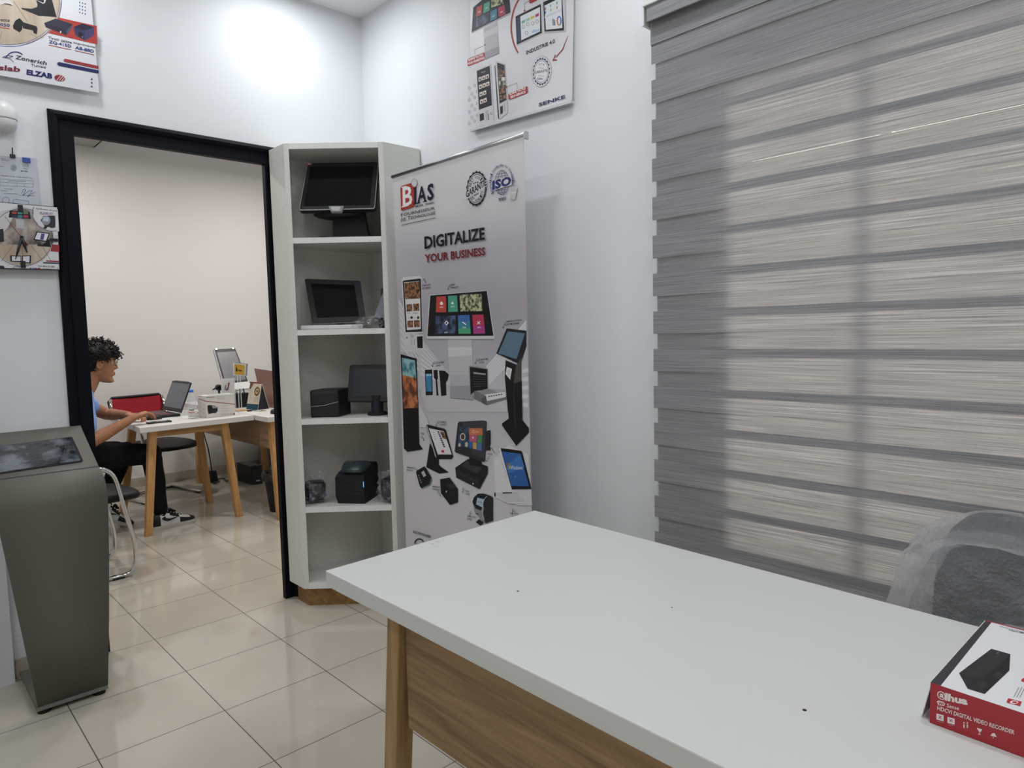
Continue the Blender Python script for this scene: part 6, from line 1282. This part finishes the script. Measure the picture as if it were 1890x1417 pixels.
for s_ in (-1, 1):
    b.ball((-0.006, s_*0.079, 0.010), (0.019, 0.010, 0.033), M_SKIN, 12); b.ball((-0.012, s_*0.085, 0.016), (0.016, 0.008, 0.026), M_SKIN, 12)
    b.tube([(-0.008+0.018*math.cos(t), s_*0.091, 0.012+0.030*math.sin(t)) for t in [0.3+4.6*k/14 for k in range(15)]], 0.0055, M_SKIN, 8)
b.M = Matrix()
nb = HM @ Vector((-0.035, 0, -0.05)); limb(b, [nb, Vector((-0.965, 2.07, 1.03)), Vector((-1.01, 2.075, 0.975))], [0.058, 0.056, 0.066], M_SKIN)
b.loft([[(cx+dx*math.cos(2*PI*k/24), 2.075+dy*math.sin(2*PI*k/24), z) for k in range(24)] for z, cx, dx, dy in [(0.50, -1.20, 0.10, 0.15), (0.65, -1.17, 0.095, 0.145), (0.80, -1.11, 0.10, 0.155), (0.90, -1.06, 0.10, 0.165), (0.97, -1.02, 0.07, 0.12), (1.0, -1.005, 0.055, 0.07)]], M_SKIN)
SHN, SHF = Vector((-1.05, 1.90, 0.935)), Vector((-1.02, 2.25, 0.93))
ELN, WRN = Vector((-1.035, 1.80, 0.675)), Vector((-0.752, 1.86, 0.806))
ELF, WRF = Vector((-0.80, 2.36, 0.80)), Vector((-0.715, 2.13, 0.802))
limb(b, [SHN, lerp(SHN, ELN, 0.5), ELN], [0.055, 0.048, 0.040], M_SKIN); limb(b, [ELN, lerp(ELN, WRN, 0.3), WRN], [0.040, 0.042, 0.026], M_SKIN)
limb(b, [SHF, lerp(SHF, ELF, 0.5), ELF], [0.055, 0.049, 0.041], M_SKIN); limb(b, [ELF, lerp(ELF, WRF, 0.3), WRF], [0.041, 0.042, 0.027], M_SKIN)
def hand(b, wr, fwd, up, side, curls, spread, lift):
    """palm ellipses + four jointed fingers of different length + thumb from the side of the palm"""
    f = Vector(fwd).normalized(); u = Vector(up); u = (u-f*u.dot(f)).normalized(); s_ = f.cross(u)*side   # s_ points to the thumb side
    rings = []
    for t, w, h in [(-0.01, 0.026, 0.020), (0.015, 0.031, 0.019), (0.045, 0.040, 0.017), (0.075, 0.043, 0.015), (0.092, 0.041, 0.012)]:
        rings.append([wr+f*t+s_*(w*math.cos(2*PI*k/20))+u*(h*math.sin(2*PI*k/20)+lift*t) for k in range(20)])
    b.loft(rings, M_SKIN)
    for i, (off, L_) in enumerate([(0.031, 0.072), (0.011, 0.082), (-0.010, 0.076), (-0.030, 0.060)]):
        p = wr+f*0.085+s_*off+u*(lift*0.085+0.001); d = (f+s_*spread*(1.5-i)*0.18).normalized(); pts = [p-d*0.012]; ang = 0.0; q = p
        pts.append(q)
        for seg, cu in zip((0.45, 0.31, 0.24), curls):
            ang += cu; q = q+(d*math.cos(ang)-u*math.sin(ang))*L_*seg; pts.append(q)
        limb(b, pts, [0.0098, 0.0096, 0.0086, 0.0078, 0.0068], M_SKIN, 10)
    p = wr+f*0.022+s_*0.028+u*(lift*0.02-0.004); d = (f*0.70+s_*0.62-u*0.25).normalized(); d2 = (f*0.9+s_*0.2-u*0.25).normalized()
    limb(b, [p, p+d*0.034, p+d*0.034+d2*0.030, p+d*0.034+d2*0.054], [0.015, 0.0115, 0.010, 0.0075], M_SKIN, 10)
hand(b, WRN, (0.955, 0.12, 0.27), (-0.27, 0, 1), -1, (0.62, 0.42, 0.30), 0.8, 0.04)
hand(b, WRF, (0.80, -0.60, -0.04), (0.2, 0, 1), 1, (0.75, 0.85, 0.6), 0.3, -0.05)
# lower legs, ankles inside the trousers
AN, AF = Vector((-0.605, 1.905, 0.12)), Vector((-0.915, 2.20, 0.15))
KN, KF = Vector((-0.63, 1.945, 0.535)), Vector((-0.73, 2.20, 0.535)); HN, HF = Vector((-1.17, 1.985, 0.565)), Vector((-1.17, 2.165, 0.565))
for h, k, a, ft in [(HN, KN, AN, Vector((-0.525, 1.905, 0.05))), (HF, KF, AF, Vector((-0.84, 2.19, 0.06)))]:
    limb(b, [h, k], [0.072, 0.052], M_SKIN); limb(b, [k, lerp(k, a, 0.35), a, a+Vector((0, 0, -0.02))], [0.05, 0.05, 0.034, 0.036], M_SKIN); limb(b, [a+Vector((0, 0, -0.03)), ft], [0.034, 0.028], M_SKIN)
body = b.build('person'); solidify_union(body, 0.0032, 2, 0.35)
tag(body, 'young person in light blue t-shirt, black trousers and glasses working at the open laptop', 'person')
b = MB()
b.loft([[(cx+dx*math.cos(2*PI*k/28), 2.075+dy*math.sin(2*PI*k/28), z) for k in range(28)] for z, cx, dx, dy in [(0.53, -1.20, 0.13, 0.18), (0.65, -1.175, 0.118, 0.17), (0.80, -1.115, 0.122, 0.18), (0.90, -1.06, 0.118, 0.19), (0.965, -1.025, 0.09, 0.15), (1.0, -1.012, 0.075, 0.09), (1.012, -1.0, 0.068, 0.075)]], M_TEE)
limb(b, [SHN, lerp(SHN, ELN, 0.30), lerp(SHN, ELN, 0.58)], [0.078, 0.074, 0.070], M_TEE); limb(b, [SHF, lerp(SHF, ELF, 0.26), lerp(SHF, ELF, 0.46)], [0.080, 0.076, 0.072], M_TEE)
tee = b.build('t_shirt', body); solidify_union(tee, 0.006, 3)
wrinkle(tee, 0.006, 9, 9, 16)
b = MB(); b.ball((-1.19, 2.075, 0.56), (0.15, 0.19, 0.105), M_TRO, 14)
for h, k, a, e_ in [(HN, KN, AN, 0.97), (HF, KF, AF, 0.93)]:
    limb(b, [h, lerp(h, k, 0.5), k, lerp(k, a, 0.4), lerp(k, a, e_)], [0.102, 0.092, 0.070, 0.060, 0.048], M_TRO)
tro = b.build('trousers', body); solidify_union(tro, 0.006, 4)
wrinkle(tro, 0.007, 11, 9, 11)
# hair: a scalp shell covered in short curls
b = MB(HM)
def scalp(d, k=0.0): return Vector((-0.012+d.x*(0.104+k), d.y*(0.082+k), 0.042+d.z*(0.092+k)))
def hairy(p): return (p.z > 0.062) or (p.x < 0.055 and p.z > 0.044) or (p.x < 0.012 and p.z > 0.034) or (p.x < -0.028 and p.z > -0.045)
rings = []
for i in range(25):
    a = max(0.03, min(PI-0.03, PI*i/24)); ring = []
    for k in range(40):
        p = 2*PI*k/40; d = Vector((math.sin(a)*math.cos(p), math.sin(a)*math.sin(p), -math.cos(a))); q = scalp(d, 0.010+0.026*max(0, d.z)+0.012*max(0, d.x)*max(0, d.z+0.3))
        if not hairy(q): q = scalp(d, -0.02)
        ring.append(q)
    rings.append(ring)
b.loft(rings, M_HAIR)
rnd = random.Random(5)
for i in range(900):
    z = rnd.uniform(-1, 1); p = rnd.uniform(0, 2*PI); r = math.sqrt(1-z*z); d = Vector((r*math.cos(p), r*math.sin(p), z)); q = scalp(d, 0.012)
    if not hairy(q): continue
    lift_ = 0.014+0.042*max(0, d.z)+0.020*max(0, d.x)*max(0, d.z+0.3)
    c = scalp(d, lift_*rnd.uniform(0.35, 1.0)); R_ = rnd.uniform(0.006, 0.011); ax = Vector((rnd.gauss(0, 1), rnd.gauss(0, 1), rnd.gauss(0, 1))).normalized(); e1 = ax.orthogonal().normalized(); e2 = ax.cross(e1)
    b.tube([c+e1*R_*math.cos(t)+e2*R_*math.sin(t)+ax*0.004*t for t in [0.9*j for j in range(7)]], [0.0022, 0.0034, 0.0036, 0.0036, 0.0034, 0.003, 0.0015], M_HAIR, 5)
b.build('hair', body)
for s_ in (-1, 1):
    b = MB(HM); b.ball((0.067, s_*0.031, 0.031), 0.0125, mat('eye_white', '#d8d2cc', 0.25), 12); eye = b.build('eye', body)
    b = MB(HM); b.ball((0.0765, s_*0.0305, 0.029), (0.004, 0.006, 0.006), mat('dark_iris', '#1a120e', 0.15), 10); b.build('iris', eye)
    b = MB(HM); b.tube([(0.090, s_*0.014, 0.049), (0.0885, s_*0.030, 0.053), (0.078, s_*0.048, 0.048)], [0.003, 0.0036, 0.0018], M_HAIR, 6); b.build('eyebrow', body)
b = MB(HM); b.loft([[(0.0945+0.001*j, 0.017*math.cos(t), -0.0485+0.0075*math.sin(t)*(1-j*0.6)) for t in [2*PI*k/16 for k in range(16)]] for j in range(2)], mat('lip_tone', '#8a5148', 0.45)); b.build('lips', body)
b = MB(HM); M_WIRE = mat('gold_wire', '#8f7a52', 0.25, 0.9)
for s_ in (-1, 1):
    b.tube([(0.103-0.006*abs(math.cos(t)), s_*0.033+0.023*math.cos(t), 0.024+0.021*math.sin(t)) for t in [2*PI*k/24 for k in range(25)]], 0.0014, M_WIRE, 6)
    b.tube([(0.099, s_*0.056, 0.030), (0.075, s_*0.070, 0.030), (0.0, s_*0.077, 0.030)], 0.0014, M_WIRE, 6)
b.tube([(0.101, -0.010, 0.028), (0.108, 0, 0.032), (0.101, 0.010, 0.028)], 0.0014, M_WIRE, 6); b.build('glasses', body)
# sneakers
M_SW = mat('white_leather', '#cfcfce', 0.5); M_SB = mat('black_leather', '#121215', 0.5); M_SO = mat('off_white_sole', '#b9b6ae', 0.6)
def sneaker(M, parent):
    sec = [(0.0, 0.030, 0.062, 0.0), (0.012, 0.036, 0.082, 0.0), (0.05, 0.037, 0.092, 0.0), (0.09, 0.036, 0.096, 0.0), (0.115, 0.037, 0.092, 0.001), (0.14, 0.039, 0.080, 0.002), (0.18, 0.045, 0.064, 0.004), (0.22, 0.048, 0.053, 0.006), (0.255, 0.046, 0.046, 0.006), (0.28, 0.036, 0.040, 0.004), (0.294, 0.018, 0.034, 0.002)]
    b = MB(M); rings = []
    N = 20
    for x, w, h, o in sec: rings.append([(x, o+w*math.copysign(abs(math.cos(2*PI*k/N))**0.7, math.cos(2*PI*k/N)), 0.020+(h-0.020)*max(0, math.sin(2*PI*k/N))**0.62 if math.sin(2*PI*k/N) > 0 else 0.016) for k in range(N)])
    def zone(i, j):
        x = sec[min(i, len(sec)-1)][0]
        if j >= N//2: return M_SB
        topj = min(j, N//2-1-j)
        if x >= 0.25: return M_SB
        if x >= 0.18: return M_SB if topj <= 1 else M_SW
        if x >= 0.115: return M_SB if topj >= 2 else M_SW
        if x >= 0.05: return M_SW if topj <= 2 else M_SB
        return M_SB
    b.loft(rings, zone); sh_ = b.build('sneaker', parent)
    b = MB(M); b.loft([[(x*1.0-0.003+0.006*(x/0.294), o+(w+0.004)*math.copysign(abs(math.cos(2*PI*k/N))**0.7, math.cos(2*PI*k/N)), z) for z in (0,) for k in range(N)] for x, w, h, o in sec][:1] and
        [[(x-0.004+0.008*(x/0.294), o+sgn*(w+0.004), z) for x, w, h, o in (sec if sgn > 0 else sec[::-1]) for _ in (0,)] if False else sum([[(x-0.004+0.008*(x/0.294), o+sgn*(w+0.004), z) for x, w, h, o in (sec if sgn > 0 else sec[::-1])] for sgn in (1, -1)], []) for z in (0.001, 0.021)], M_SO, smooth=False); b.build('sole', sh_)
    for sd in (-1, 1):
        b = MB(M); y = lambda x: (0.0375+0.0065*max(0, min(1, (x-0.1)/0.09)))*sd+0.002*sd
        P_ = [(0.055, 0.062), (0.075, 0.048), (0.10, 0.042), (0.13, 0.046), (0.175, 0.060), (0.13, 0.056), (0.105, 0.056), (0.085, 0.062), (0.078, 0.074)]
        b.prism([(x, y(x), z) for x, z in P_], (0, 0.0015*sd, 0), M_SB); b.build('emblem', sh_)
    b = MB(M)
    for i in range(5):
        x = 0.125+0.019*i; z = 0.088-0.0085*i; b.tube([(x-0.004, -0.024, z-0.012), (x, 0.0, z+0.004), (x+0.004, 0.024, z-0.012)], 0.0048, M_SB, 6)
    for sd in (-1, 1):
        b.tube(bend([(0.12, 0, 0.096), (0.13, sd*0.022, 0.105), (0.155, sd*0.036, 0.092), (0.15, sd*0.016, 0.088), (0.125, 0, 0.094)], 0.015), 0.005, M_SB, 6)
    b.build('laces', sh_)
    b = MB(M); b.loft([[(0.075+0.034*c_*math.cos(2*PI*k/16), 0.030*c_*math.sin(2*PI*k/16), z) for k in range(16)] for z, c_ in [(0.07, 1.05), (0.10, 1.0), (0.106, 0.93), (0.10, 0.85)]], M_SB); b.build('collar', sh_)
    return sh_
sneaker(rotz((-0.672, 1.895, 0.0), 0.08) @ Matrix.Diagonal((1.0, 1.0, 1.22, 1.0)), body)
sneaker(Matrix.Translation((-0.99, 2.205, 0.115)) @ Matrix.Rotation(-0.12, 4, 'Z') @ Matrix.Rotation(math.radians(27), 4, 'Y') @ Matrix.Diagonal((1.0, 1.0, 1.15, 1.0)), body)
